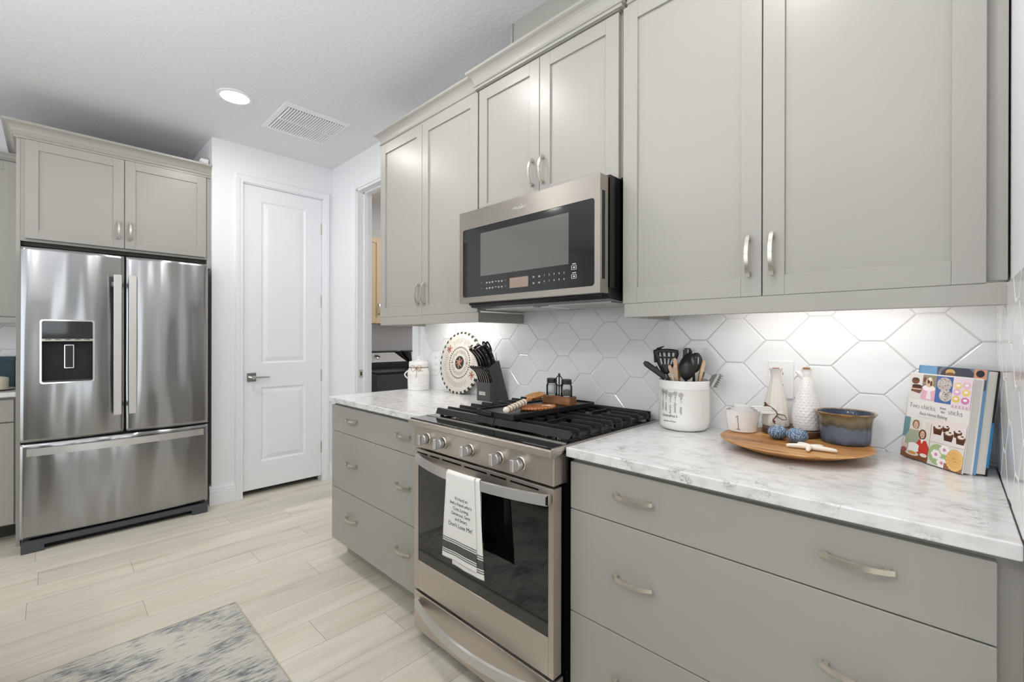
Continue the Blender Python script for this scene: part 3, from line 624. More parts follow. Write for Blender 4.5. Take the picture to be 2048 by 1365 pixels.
# ------------------------------------------------------------------ gas range
t = thing('gas_range', 'slide-in stainless gas range with five front knobs and black grates', 'stove', (.38, -.35, 0))
m = M(); m.box(.004, -.625, .03, .758, -.012, .897); m.box(.02, -.56, 0, .74, -.05, .03); obj('body', m, BLACK, t)
m = M(); m.box(.7585, -.606, .06, .7645, -.585, .885); obj('side_trim', m, mat('dark_side_trim', (52, 50, 47), .35), t, bev=.001)
m = M(); m.box(-.0005, -.700, .903, .7605, -.012, .9165)
m.prism([(-.712, .892), (-.700, .886), (-.686, .886), (-.640, .897), (-.640, .9165), (-.706, .9135), (-.712, .911)], .0, .757, 'x')
obj('cooktop_rim', m, RSTEEL, t, bev=.0012, label='stainless bullnose edge around the cooktop')
m = M(); m.box(.006, -.703, .9145, .752, -.03, .9182); obj('cooktop', m, BLACKG, t, label='glossy black cooktop surface')
m = M(); m.box(.010, -.6275, .917, .751, -.6240, .9215); obj('cooktop_ridge', m, RSTEEL, t)
m = M(); m.box(.003, -.685, .797, .7505, -.62, .892); cp = obj('control_panel', m, RSTEEL, t, bev=.003)
for kx in (.099, .202, .362, .515, .613):
    Tk = FB(-.685, kx, .8425); m = M(Tk)
    m.lathe([(.0255, 0), (.0255, .004), (.0235, .006), (.0215, .007), (.0205, .007)], n=36); kn = obj('knob', m, NICKEL, t, label='round metal burner knob')
    m = M(Tk); m.lathe([(.0185, .006), (.0185, .009), (.0205, .010), (.0195, .026), (.018, .028), (0, .028)], n=36); obj('knob_body', m, STEELL, kn)
    m = M(Tk); m.loft([[(-.0085, -.019, .020), (.0085, -.019, .020), (.0085, .019, .020), (-.0085, .019, .020)], [(-.0075, -.0195, .042), (.0075, -.0195, .042), (.0075, .0195, .042), (-.0075, .0195, .042)], [(-.006, -.018, .0445), (.006, -.018, .0445), (.006, .018, .0445), (-.006, .018, .0445)]], sm=False); obj('knob_grip', m, STEELL, kn, bev=.001)
    m = M(Tk); m.lathe([(.0205, .0062), (.0205, .0095), (.0187, .0095), (.0187, .0062)], n=36); obj('knob_shadow_ring', m, BLACK, kn)
# oven door
T = FB(-.685); m = M(T); D0, D1, V0, V1 = .007, .750, .211, .789
G0, G1, W0, W1 = .034, .7295, .330, .738
m.box(D0, V0, -.04, G0, V1, 0); m.box(G1, V0, -.04, D1, V1, 0); m.box(G0, V0, -.04, G1, W0, 0); m.box(G0, W1, -.04, G1, V1, 0)
od = obj('oven_door', m, RSTEEL, t, bev=.0015)
m = M(T); m.box(G0, W0, -.035, G1, W1, -.0025); ow = obj('oven_window', m, BLACKG, od, label='black glass oven window')
m = M(T)
for a, b in ((.028, .100), (.118, .178), (.196, .312), (.330, .452), (.470, .548), (.566, .690)): m.box(a, .7725, -.02, b, .7785, .0004)
obj('vent_slot', m, BLACK, od, label='row of dark vent slots')
def bow(u0, u1, v0, v1, base, rise, th, parent, pw=2.0):
    m = M(T); rings = []
    for i in range(33):
        u = u0 + (u1 - u0) * i / 32; q = abs(i - 16) / 16; c = base + rise * (1 - q ** pw)
        rings.append([(u, v0, c - th), (u, v0 + .002, c), (u, v1 - .002, c), (u, v1, c - th)])
    m.loft(rings, sm=True)
    for u in (u0 + .006, u1 - .006): m.box(u - .006, v0 + .003, -.004, u + .006, v1 - .003, base - .004)
    return obj('handle', m, STEELL, parent, ang=30, label='wide bowed steel handle')
bow(.036, .734, .737, .772, .016, .056, .009, od)
m = M(); m.box(.7325, -.702, .742, .7350, -.6975, .767); obj('handle_end_cap', m, BLACK, od)
badge(T, .376, .262, .070, od)
m = M(T); m.box(.006, .042, -.05, .751, .198, 0); dr = obj('storage_drawer', m, RSTEEL, t, bev=.003, label='stainless drawer under the oven')
m = M(T); m.box(.012, .1985, -.05, .745, .203, -.012); obj('drawer_gap', m, BLACK, t)
bow(.036, .734, .140, .178, .016, .058, .009, dr)
# burners
for bx, by, br in ((.20, -.47, .042), (.20, -.19, .034), (.38, -.33, .05), (.565, -.47, .048), (.565, -.19, .036)):
    m = M(); m.lathe([(br + .022, 0), (br + .018, .004), (br, .006), (br, .014), (br - .004, .016), (br - .006, .020), (0, .021)], (bx, by, .9176), 32); obj('burner', m, IRON, t, label='black burner cap')
    m = M(); m.tube([(bx + br + .006, by, .918), (bx + br + .006, by, .936)], .003, 8); obj('igniter', m, CERAM, t, label='white igniter pin')
# grates
def grate(x0, x1, y0, y1, z=.951, lf=True, rf=True):
    m = M(); w = .0056
    m.loft([[(x, y0 - .012, z - .024), (x, y0 - .004, z - .001), (x, y0 + .006, z), (x, y0 + .010, z - .012)] for x in (x0, x1)], sm=False)
    m.loft([[(x, y1 - .006, z - .018), (x, y1 - .006, z), (x, y1 + .006, z), (x, y1 + .008, z - .018)] for x in (x0 + .01, x1 - .01)], sm=False)
    for xs in (x0 + .012, x1 - .012): m.box(xs - .005, y0, z - .026, xs + .005, y1, z - .016)
    n = 8; xm = (x0 + x1) / 2
    for k in range(n):
        y = y0 + .052 + (y1 - y0 - .085) * k / (n - 1)
        hole = abs(y - (y0 + .145)) < .05 or abs(y - (y1 - .12)) < .05
        for a, b in (((x0 + .006, xm - .040), (xm + .040, x1 - .006)) if hole else ((x0 + .006, x1 - .006),)):
            sec = lambda x, dz: [(x, y - w * .75, z - .016 - dz), (x, y - w * .45, z - dz), (x, y + w * .45, z - dz), (x, y + w * .75, z - .016 - dz)]
            rings = [sec(a, 0), sec(b, 0)]
            if abs(a - x0 - .006) < 1e-6: rings = [sec(x0 + .001, .010), sec(x0 + .004, .003)] + rings
            if abs(b - x1 + .006) < 1e-6: rings = rings[:-1] + [sec(x1 - .008, 0), sec(x1 - .003, .003), sec(x1, .012)]
            m.loft(rings, sm=False)
    for yy in (y0 + .145, y1 - .12):
        for dy in (-1, 1): m.box(xm - .003, yy + dy * .028 - .026, z - .016, xm + .003, yy + dy * .028 + .026, z)
    for xs in (x0 + .012, x1 - .012):
        for ys in (y0 + .012, y1 - .012, (y0 + y1) / 2): m.box(xs - .005, ys - .006, .9176, xs + .005, ys + .006, z - .014)
    return obj('grate', m, IRON, t, label='black cast iron grate')
grate(.044, .3965, -.592, -.045); grate(.400, .744, -.592, -.045)

# griddle plate resting over both grates
g = thing('griddle', 'flat black griddle plate lying across the middle of the grates', 'griddle', (.387, -.335, .9512), local=True, rot=(0, 0, R(-2.5)))
m = M(); a, b = .104, .250
m.prism(rrect(-a, a, -b, b, .012, 4), 0, .013, 'z'); gp = obj('plate', m, IRON, g, bev=.001)
m = M(); A, B_ = rrect(-a, a, -b, b, .012, 4), rrect(-a + .007, a - .007, -b + .007, b - .007, .008, 4)
m.loft([[(x, y, .012) for x, y in A], [(x, y, .019) for x, y in A], [(x, y, .019) for x, y in B_], [(x, y, .0125) for x, y in B_]], sm=False, caps=False); obj('raised_rim', m, IRON, g)
m = M(); m.box(-.06, -b - .010, .002, .0, -b + .004, .017); obj('grip_tab', m, IRON, g, bev=.002)
GZ = .9512 + .0132

# towel -----------------------------------------------------------------
CLOTH = mat('white_cotton', (232, 230, 224), .9, spec=.1, bump=.35, bscale=700, sheen=.2); STRIPE = mat('charcoal_woven_stripe', (86, 84, 84), .9, bump=.4, bscale=700)
def hy(x): q = abs(x - .385) / .349; return -.685 - .016 - .056 * (1 - q ** 2)
tw = thing('dish_towel', 'white printed dish towel with charcoal stripes hanging from the oven handle', 'towel', (.40, -.76, .5))
def band(f): return .765 < f < .778 or .790 < f < .803 or .815 < f < .895 or .907 < f < .920 or .932 < f < .945
def drape(name, x0t, x1t, x0b, x1b, zb, off, amp, ph, back=True, zt=.774):
    def fn(i, j):
        x = (x0t + (x1t - x0t) * i) * (1 - j) + (x0b + (x1b - x0b) * i) * j
        wv = amp * sin(i * 5 + ph + 2 * j) * min(1, j * 2) + .35 * amp * sin(i * 11 + ph * 2)
        # arc over the handle for j < .06, then straight down
        yb = hy(min(max(x, .05), .72)) - .0015 - off
        if j < .06:
            a = j / .06 * pi / 2; return (x, yb + .010 - .010 * sin(a), zt - .006 + .010 * cos(a))
        f = (j - .06) / .94; return (x, yb - .002 * f - wv * f, (zt - .006) + (zb - zt + .006) * f)
    m = M(); m.grid(fn, 18, 90, mf=lambda u, v: 1 if band(v) else 0); return obj(name, m, [CLOTH, STRIPE], tw, solid=.0016)
drape('front_layer', .323, .470, .304, .488, .470, .004, .0035, .4)
drape('folded_layer', .345, .488, .352, .517, .452, -.0005, .003, 1.9, zt=.773)
m = M(); m.grid(lambda i, j: (.327 + .155 * i, hy(.33 + .15 * i) + .0115 + .004 * sin(3 * j), .776 - .19 * j), 6, 12); obj('back_layer', m, CLOTH, tw, solid=.0016)
m = M()
rows = [('It\u2019s hard to', .686, .016, .407), ('find a friend who\u2019s', .668, .016, .404), ('Cute, Loving,', .650, .016, .405), ('Generous, Sexy', .632, .016, .404), ('and Smart.', .614, .016, .407), ('Don\u2019t Lose Me!', .591, .0205, .402)]
def towel_y(v):
    x, z = v.x, v.z; f = min(1, max(0, (.768 - z) / (.768 - .470))); j = .06 + .94 * f
    i = (x - (.323 * (1 - j) + .304 * j)) / ((.470 - .323) * (1 - j) + (.488 - .304) * j)
    wv = .0035 * sin(i * 5 + .4 + 2 * j) * min(1, j * 2) + .35 * .0035 * sin(i * 11 + .8)
    return hy(x) - .0015 - .004 - .002 * f - wv * f - .0012
for s, z, sz, xc in rows:
    lettering(m, s, sz, None, warp=lambda v, z=z, xc=xc: Vector((v.x + xc, towel_y(Vector((v.x + xc, 0, z + v.y))) - v.z, z + v.y)), sp=.95, ex=.0001)
obj('printed_lettering', m, INK, tw, label='black printed friendship saying')

# ------------------------------------------------------------------ ceiling fixtures
for k, (cx_, cy_) in enumerate(CAN_XY[:1]):
    t = thing('ceiling_light', 'round recessed ceiling light glowing white in front of the closet door', 'ceiling light', (cx_, cy_, H))
    m = M(); m.lathe([(.098, 0), (.097, -.004), (.078, -.007), (.076, -.002)], (cx_, cy_, H), 48); obj('trim_ring', m, WHITE, t)
    m = M(); m.lathe([(0, -.004), (.05, -.0045), (.077, -.003)], (cx_, cy_, H), 48); obj('diffuser', m, EMIT, t)
for cx_, cy_ in CAN_XY[1:]:
    t = thing('ceiling_light', 'recessed ceiling light over the open floor', 'ceiling light', (cx_, cy_, H), group='recessed lights outside the frame')
    m = M(); m.lathe([(.098, 0), (.097, -.004), (.078, -.007), (.076, -.002)], (cx_, cy_, H), 32); obj('trim_ring', m, WHITE, t)
    m = M(); m.lathe([(0, -.004), (.05, -.0045), (.077, -.003)], (cx_, cy_, H), 32); obj('diffuser', m, EMIT, t)
t = thing('air_vent', 'square white louvred return air grille in the ceiling', 'vent', (-1.62, -.495, H))
vx0, vx1, vy0, vy1 = -1.858, -1.388, -.712, -.284; ix0, ix1, iy0, iy1 = -1.826, -1.442, -.678, -.304
m = M(); z = H
for a, b, c, d_ in ((vx0, vy0, vx1, iy0), (vx0, iy1, vx1, vy1), (vx0, iy0, ix0, iy1), (ix1, iy0, vx1, iy1)): m.box(a, b, z - .006, c, d_, z)
obj('frame', m, WHITE, t, bev=.002)
m = M(); m.box(ix0, iy0, z - .001, ix1, iy1, z + .0); obj('duct_opening', m, BLACKM, t)
m = M()
for k in range(22):
    y = iy0 + .009 + (iy1 - iy0 - .02) * k / 21; m.add([(ix0, y - .004, z - .004), (ix1, y - .004, z - .004), (ix1, y + .004, z - .011), (ix0, y + .004, z - .011), (ix0, y - .004, z - .0028), (ix1, y - .004, z - .0028), (ix1, y + .004, z - .0098), (ix0, y + .004, z - .0098)], [(0, 1, 2, 3), (4, 7, 6, 5), (0, 4, 5, 1), (3, 2, 6, 7), (0, 3, 7, 4), (1, 5, 6, 2)])
obj('louvre_blades', m, WHITE, t)
m = M(); xc = (ix0 + ix1) / 2; m.box(xc - .003, iy0, z - .0145, xc + .003, iy1, z - .004); obj('cross_bar', m, WHITE, t)

# ------------------------------------------------------------------ rug
t = thing('rug', 'distressed cream and blue-grey rug lying on the oak floor by the range', 'rug', (-.2, -1.75, 0))
m = M(); m.box(-.790, -1.96, 0, 1.25, -1.141, .007); obj('pile', m, RUGM, t, bev=.002)
m = M(); bw = .004
m.box(-.794, -1.142, 0, 1.254, -1.137, .0075); m.box(-.795, -1.964, 0, -.790, -1.137, .0075); obj('edge_binding', m, mat('beige_binding', (176, 168, 152), .9), t, bev=.001)

t = thing('unseen_island', 'unseen greige island with a white quartz top facing the range across the rug', 'island', (.5, -2.55, 0))  # out of view; put in to shade the lower drawers
m = M(); m.box(-1.0, -3.0, .1, 2.0, -2.1, .884); obj('carcass', m, CAB, t)
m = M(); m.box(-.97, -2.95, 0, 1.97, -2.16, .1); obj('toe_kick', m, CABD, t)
m = M(); m.box(-1.04, -3.2, .885, 2.04, -2.06, .914); obj('worktop', m, QUARTZ, t, bev=.003)
t = thing('added_uplight', 'added unseen softbox on a stand turned up to the ceiling beside the island top', 'lamp', (.5, -2.75, .914))  # invented housing for the added ceiling fill, out of view
m = M(); m.loft([[(.5 + a * .3, -2.75 + b * .2, 1.30) for a, b in ((-1, -1), (1, -1), (1, 1), (-1, 1))], [(.5 + a * .61, -2.75 + b * .41, 1.43) for a, b in ((-1, -1), (1, -1), (1, 1), (-1, 1))]], sm=False); obj('uplight', m, BLACKM, t)
m = M(); m.tube([(.5, -2.75, .92), (.5, -2.75, 1.30)], .014, 10); m.lathe([(0, 0), (.14, 0), (.13, .015), (.02, .02)], (.5, -2.75, .9142), 28); obj('stand', m, BLACKM, t)
# ------------------------------------------------------------------ laundry room
def machine(name, label, y0, group=None):
    t = thing(name, label, 'washer or dryer', (-2.95, y0, 0)); y1 = y0 + .686
    m = M(); m.box(-2.94, y0, .02, -2.18, y1, .905); obj('cabinet', m, mat('charcoal_enamel', (62, 63, 66), .3), t, bev=.012, seg=3)
    m = M(); m.box(-2.70, y0 + .01, .905, -2.175, y1 - .01, .925); obj('lid', m, BLACK, t, bev=.006)
    m = M(); m.prism([(-2.94, .905), (-2.70, .905), (-2.705, .975), (-2.86, 1.09), (-2.92, 1.10), (-2.94, 1.09)], y0 + .004, y1 - .004, 'y', T=Matrix(((1, 0, 0, 0), (0, 1, 0, 0), (0, 0, 1, 0), (0, 0, 0, 1)))); con = obj('console', m, BLACK, t, bev=.012, seg=3)
    # sloping white control face
    d = Vector((-.155, 0, .115)).normalized(); nrm = Vector((.115, 0, .155)).normalized(); o0 = Vector((-2.705, 0, .975)) + nrm * .001
    TT = Matrix(((0, d.x, nrm.x, o0.x), (1, 0, 0, 0), (0, d.z, nrm.z, o0.z), (0, 0, 0, 1)))
    m = M(TT); m.prism([(y0 + .03, .012), (y1 - .03, .012), (y1 - .10, .172), (y0 + .10, .172)], 0, .003, 'z', T=TT); obj('control_face', m, mat('silver_control_face', (214, 215, 216), .3, .3), con, label='silver-white control face')
    m = M(TT); m.lathe([(.034, .003), (.032, .02), (.026, .024), (0, .024)], (y0 + .335, .088, 0), 28, T=TT); obj('dial', m, CHROME, con)
    m = M(TT); [m.box(y0 + .44 + .025 * i, .05 + .04 * j, .003, y0 + .453 + .025 * i, .053 + .04 * j, .0035) for i in range(6) for j in range(3)]; obj('legend_marks', m, INKG, con)
    m = M(FX(-2.178)); m.lathe([(.20, 0), (.21, .012), (.19, .02), (.17, .015), (0, .012)], (y0 + .343, .52, 0), 36, T=FX(-2.178)); obj('porthole', m, BLACKG, t)
    return t
machine('dryer', 'dark clothes dryer with silver console, nearer the closet side of the laundry doorway', .355)
machine('washing_machine', 'dark clothes washer half hidden behind the white canister and doorway casing', 1.058)
t = thing('laundry_cabinet', 'tan wall cabinet above the dark dryer in the laundry room', 'wall cabinet', (-2.8, .6, 1.39))
TAN = mat('tan_cabinet_paint', (205, 184, 150), .4)
m = M(); m.box(-2.978, .0 + .13, 1.395, -2.67, 1.34, 2.285); obj('carcass', m, TAN, t)
for u0, u1, hu in ((.135, .671, .640), (.675, 1.335, .706)):
    d = obj('door', shaker(FX(-2.65), u0, u1, 1.395, 2.282), TAN, t, bev=.0012); obj('handle', pull(FX(-2.65), hu, 1.54, True), NICKEL, d)

# ------------------------------------------------------------------ wall outlets
def outlet(label, x, z0, z1, hw=.0385, sw=False):
    t = thing('wall_outlet', label, 'outlet', (x, -.006, (z0 + z1) / 2)); T = FB(-.0058)
    m = M(T); m.box(x - hw, z0, 0, x + hw, z1, .005); obj('cover_plate', m, WHITE, t, bev=.002, seg=3)
    for zc in ((z0 + z1) / 2 - .02, (z0 + z1) / 2 + .02):
        m = M(T); m.prism(rrect(x - .0165, x + .0165, zc - .014, zc + .014, .006), .004, .0062, 'z', T=T); r = obj('receptacle', m, WHITE, t)
        m = M(T); m.box(x - .008, zc - .004, .006, x - .0062, zc + .005, .0065); m.box(x + .0062, zc - .004, .006, x + .008, zc + .005, .0065); m.lathe([(.0022, .0060), (.0022, .0065)], (x, zc - .009, 0), 10, T=T); obj('slots', m, BLACK, r)
outlet('white wall outlet behind the two ceramic oil bottles', 1.1945, 1.045, 1.172)
outlet('white wall outlet partly hidden behind the round lettered plate', -.768, 1.04, 1.161)
outlet('white wall outlet mostly hidden behind the black knife handles', -.248, 1.04, 1.166)
# ------------------------------------------------------------------ counter left of the range
CZ = .914
def place(Tm, name, m, *a, **k): return obj(name, m, *a, **k)
TWINE = mat('jute_twine', (150, 112, 76), .9); LEATHER = mat('brown_leather_cord', (104, 62, 38), .7)
c = (-.842, -.092, CZ)
t = thing('canister', 'white lidded ceramic canister tied with twine and a round tag', 'canister', c)
m = M(); m.lathe([(0, 0), (.064, 0), (.0675, .004), (.0675, .030), (.069, .033), (.0675, .036), (.0685, .042), (.0685, .100), (.070, .104), (.0685, .108), (.0675, .125), (.060, .140), (.058, .143), (.0585, .148), (0, .148)], c, 48); obj('jar', m, CERAM, t)
m = M(); m.lathe([(0, .147), (.060, .1475), (.061, .150), (.061, .176), (.058, .181), (.035, .188), (.012, .191), (.009, .197), (.014, .201), (.016, .207), (.013, .212), (0, .213)], c, 48); obj('lid', m, CERAM, t)
m = M(); zz = CZ + .1435
m.tube([(c[0] + .0605 * cos(2 * pi * k / 36), c[1] + .0605 * sin(2 * pi * k / 36), zz) for k in range(37)], .0016, 6)
vx, vy = .80, -.60; sx, sy = .60, .80   # towards the camera, and sideways
P = lambda s, o, z: (c[0] + vx * (.0620 + o) + sx * s, c[1] + vy * (.0620 + o) + sy * s, zz + z)
for sg in (-1, 1):
    m.tube([P(-.012 + sg * .034 * sin(pi * k / 14) * (1.0 if k < 8 else .8), .003 + .010 * sin(pi * k / 14), .017 * sin(2 * pi * k / 14) - .004 * k / 14) for k in range(15)], .0014, 6)
m.tube([P(-.012, .004, 0), P(-.008, .009, -.03), P(-.012, .009, -.062)], .0012, 6); m.tube([P(-.012, .004, 0), P(.012, .009, -.012), P(.030, .002, -.022)], .0012, 6)
m.sph(P(-.012, .004, 0), .004, 8, 6); obj('twine_bow', m, TWINE, t, label='brown twine tied in a bow')
m = M(); q = P(-.012, .010, -.082); m.loft([[(q[0] + vx * e + sx * .020 * cos(a) * .98, q[1] + vy * e + sy * .020 * cos(a) * .98, q[2] + .020 * sin(a)) for a in [2 * pi * k / 24 for k in range(24)]] for e in (-.0015, .0015)], sm=False); obj('tag', m, CERAM, t, label='round white hanging tag')
m = M()
for sg in (0,): m.tube([(c[0] - sx * .066 - sx * .020 * sin(pi * k / 12), c[1] - sy * .066 - sy * .020 * sin(pi * k / 12), CZ + .122 - .05 * k / 12) for k in range(13)], .004, 8)
obj('side_loop', m, CERAM, t)

# round decorated plate leaning on the tiles
CREAM = mat('cream_painted_wood', (212, 205, 194), .5, noise=.04, nscale=60); RUST = mat('rust_red_paint', (158, 78, 52), .5); PEACH = mat('peach_paint', (220, 170, 140), .5)
t = thing('decorative_plate', 'round cream lettered plate with checked rim leaning on the tiles', 'plate', (-.494, -.058, CZ), local=True, rot=(R(-8), 0, 0))
T = Matrix(((1, 0, 0, 0), (0, 0, -1, 0), (0, 1, 0, .186), (0, 0, 0, 1)))
RP = .186; m = M(T); m.lathe([(0, -.008), (RP - .004, -.008), (RP, -.005), (RP, .005), (RP - .006, .007), (0, .006)], n=72, T=T); obj('disc', m, CREAM, t)
m = M(T)
def chk(m, r0, r1, n, z, lift=.0006):
    for k in range(n):
        a0, a1 = 2 * pi * k / n, 2 * pi * (k + .5) / n; vs = []
        for r, zz_ in ((r0, z + lift), (r1, z + lift)): vs += [(r * cos(a0 + (a1 - a0) * i / 3), r * sin(a0 + (a1 - a0) * i / 3), zz_) for i in range(4)]
        m.add(vs, [(i, i + 1, 5 + i, 4 + i) for i in range(3)], 0)
        if r1 > .18: m.add([(r1 * cos(a), r1 * sin(a), zz_) for a in (a0, a1) for zz_ in (.0056, -.006)], [(0, 1, 3, 2)], 0) if False else None
chk(m, .1735, .1808, 32, .0071); chk(m, .088, .0965, 40, .0069)
for k in range(32):
    a0, a1 = 2 * pi * k / 32, 2 * pi * (k + .5) / 32; m.add([(r * cos(a), r * sin(a), z_) for a in (a0, (a0 + a1) / 2, a1) for r, z_ in ((.1806, .0077), (.1868, .0056), (.1868, -.006))], [(0, 1, 4, 3), (1, 2, 5, 4), (3, 4, 7, 6), (4, 5, 8, 7)])
obj('checked_border', m, mat('dark_green_black_paint', (44, 48, 44), .5), t)
m = M(T); m.lathe([(.0, .0064), (.040, .0064), (.040, .0069), (0, .0069)], n=36, T=T); obj('centre_medallion', m, mat('charcoal_paint', (52, 50, 54), .5), t)
m = M(T)
for r0, r1, n in ((.052, .080, 46), (.112, .152, 66)):   # hand lettering too worn to read: strokes only
    for k in range(n):
        a = 2 * pi * k / n; da = random.uniform(-.02, .02); b = random.uniform(.0, .012)
        if r0 > .1 and (2.1 < a < 2.6 or 5.4 < a < 5.8): continue
        m.tube([((r0 + b) * cos(a), (r0 + b) * sin(a), .0072), ((r0 + r1) / 2 * cos(a + da), (r0 + r1) / 2 * sin(a + da), .0074), ((r1 - random.uniform(0, .01)) * cos(a - da), (r1 - .004) * sin(a - da), .0074)], .0009, 4)
obj('painted_lettering', m, mat('faded_brown_ink', (128, 116, 106), .6), t)
m = M(T)
def star(m, u, v, s, mi, a0=.3):
    for k in range(6): a = a0 + 2 * pi * k / 6 + random.uniform(-.2, .2); m.tube([(u, v, .0072), (u + s * .6 * cos(a), v + s * .6 * sin(a), .0080), (u + s * cos(a + .25), v + s * sin(a + .25), .0072)], [.0022, .0026, .0008], 6, mi)
star(m, 0, 0, .034, 1); star(m, 0, 0, .022, 0, .9); obj('painted_star', m, [RUST, PEACH], t, label='rust and peach star on the dark centre')
for u, v, s_ in ((-.108, .080, .026), (.122, -.068, .028)): m = M(T); star(m, u, v, s_, 0); obj('painted_star', m, [RUST, PEACH], t, label='rust red painted star')
for u in (-.070, .070): m = M(T); m.tube([(u - .006, -.006, .007), (u, .004, .007), (u + .006, -.006, .007)], .0014, 5); obj('painted_chevron', m, INK, t)

# knife block and knives
BLK = mat('charcoal_stained_block', (74, 73, 72), .5, noise=.1, nscale=80)
bx0, bx1 = -.212, -.104
t = thing('knife_block', 'charcoal two-tier wooden knife block beside the range', 'knife block', (-.158, -.10, CZ))
m = M(); m.prism([(-.150, CZ), (-.060, CZ), (-.105, 1.026), (-.125, 1.022), (-.150, 1.010)], bx0 + .0015, bx1 - .0015, 'x'); obj('steak_knife_tier', m, BLK, t, bev=.0015)
ax = Vector((0, -.44, .898)).normalized(); px_ = Vector((0, ax.z, -ax.y))   # slanted tier axis and its depth direction
b0 = Vector((0, -.084, CZ + .002)); L = .205
q = [(b0.y, b0.z), (b0.y + .072 * 1.0, b0.z), (b0.y + .072 * px_.y + ax.y * L + .016, b0.z + .072 * px_.z + ax.z * L), (b0.y + ax.y * L, b0.z + ax.z * L)]
q = [(-.086, CZ), (-.014, CZ), (-.086, 1.128), (-.160, 1.088)]
m = M(); m.prism(q, bx0, bx1, 'x'); obj('slanted_tier', m, BLK, t, bev=.0015)
m = M(); m.box(-.190, -.1512, .945, -.142, -.1495, .963); pl = obj('name_plate', m, SILVERM, t)
m = M(FB(-.1512)); [m.box(-.184 + .0045 * k, .951, -.0002, -.1815 + .0045 * k, .957, .0002) for k in range(9)]; obj('plate_lettering', m, INKG, pl)
HND = mat('black_knife_handle', (22, 22, 23), .3); EDGE = mat('bright_tang', (196, 190, 182), .25, 1.0)
def knife(label, x, y, z, L, w, th, tilt, grp, curve=.012, bol=False, yaw=0.):
    t = thing('steak_knife' if grp.startswith('steak') else 'kitchen_knife', label, 'knife', (x, y, z), group=grp, local=True, rot=(R(tilt), R(yaw), 0))
    m = M(); rings = []
    N = 10
    for i in range(N + 1):
        s = i / N; k = curve * sin(pi * s) - (curve * 1.3) * (s ** 3); ww = w * (.82 + .18 * abs(2 * s - 1) ** 1.5) * (1 if i < N else .7); tt = th * (1 if i < N else .6)
        rings.append([(tt * .5 * cx_, k + ww * .5 * cy_, L * s) for cx_, cy_ in ((-.6, -1), (.6, -1), (1, -.6), (1, .6), (.6, 1), (-.6, 1), (-1, .6), (-1, -.6))])
    m.loft(rings); h = obj('handle', m, HND, t)
    m = M()   # bright tang line along the back of the handle
    m.loft([[(sx_ * .0011, (curve * sin(pi * s) - curve * 1.3 * s ** 3) + sg * w * .5 * (.82 + .18 * abs(2 * s - 1) ** 1.5) + sg * .0004 + e, L * s) for sx_, e in ((-1, -.0006), (1, -.0006), (1, .0003), (-1, .0003))] for s in [i / 10 for i in range(10)] for sg in (-1,)], sm=False); obj('tang', m, EDGE, h)
    m = M(); [m.tube([(-th * .52, curve * sin(pi * s) - curve * 1.3 * s ** 3, L * s), (th * .52, curve * sin(pi * s) - curve * 1.3 * s ** 3, L * s)], .0022, 8) for s in (.25, .55, .8)]; obj('rivet', m, EDGE, h)
    m = M(); m.box(-.001, -w * .38, -.02, .001, w * .38, .004); obj('blade', m, EDGE, t)
    if bol: m = M(); m.box(-th * .55, -w * .5, L, th * .55, w * .5, L + .016); obj('end_cap', m, EDGE, h, bev=.002)
    return t
order = ['nearest the plate', 'second from the plate', 'third from the plate', 'third from the range', 'second from the range', 'nearest the range']
for i in range(6):
    knife('black steak knife in the low tier, ' + order[i], bx0 + .013 + .0165 * i, -.139, 1.013, .108, .018, .012, 31, 'steak knives in the low tier', .010)
big = [(-.196, -.142, 1.094, .118, .020, .016, True, 'black knife with bright square end cap, standing nearest the plate'), (-.172, -.142, 1.094, .112, .022, .016, True, 'black knife with a bright end cap, second from the plate'), (-.150, -.140, 1.094, .118, .027, .018, False, 'black knife in the middle of the slanted tier'),
       (-.126, -.138, 1.096, .128, .030, .020, False, 'large black knife nearest the range in the slanted front row'), (-.168, -.112, 1.110, .122, .026, .018, False, 'black knife in the back row near the plate side'), (-.128, -.108, 1.112, .120, .030, .020, False, 'wide black cleaver handle in the back row nearest the range')]
for x, y, z, L_, w, th, bol, lab in big: knife(lab, x, y, z, L_, w, th, 30, 'knives in the slanted tier', .008, bol)
t = thing('kitchen_scissors', 'black looped scissors handle sticking out of the knife block', 'scissors', (-.150, -.094, 1.122), local=True, rot=(R(26), 0, 0))
m = M()
for sg in (-1, 1): m.tube([(sg * (.014 + .012 * cos(2 * pi * k / 18)), 0, .085 + .032 * sin(2 * pi * k / 18)) for k in range(19)], .0045, 8)
m.tube([(-.006, 0, 0), (-.004, 0, .04), (-.010, 0, .060)], .005, 8); m.tube([(.006, 0, 0), (.004, 0, .04), (.010, 0, .060)], .005, 8); obj('handles', m, HND, t)

# ------------------------------------------------------------------ on the griddle
WALNUT = wood_mat('acacia_wood', (94, 60, 34), (140, 92, 54), (172, 124, 80)); WLIGHT = wood_mat('light_acacia', (150, 104, 62), (186, 136, 86), (208, 164, 116)); ORANGEW = wood_mat('orange_wood', (150, 88, 48), (182, 112, 66), (202, 136, 88))
gz = GZ
t = thing('shaker_caddy', 'small acacia block caddy with a black wire handle on the griddle', 'caddy', (.392, -.205, gz), local=True, rot=(0, 0, R(0)))
m = M(); m.prism(rrect(-.076, .076, -.033, .033, .016, 5), 0, .034, 'z'); obj('wood_block', m, WALNUT, t, bev=.002)
m = M(); m.tube([(0, 0, .034), (0, 0, .122)], .003, 8)
m.sph((0, 0, .126), .005, 10, 8)
for sg in (-1, 1): m.tube([(sg * .020 * sin(pi * k / 12), 0, .124 - .052 * k / 12) for k in range(13)], .0022, 7)
obj('wire_handle', m, BLACKM, t)
GLASS = thin_glass('clear_glass')
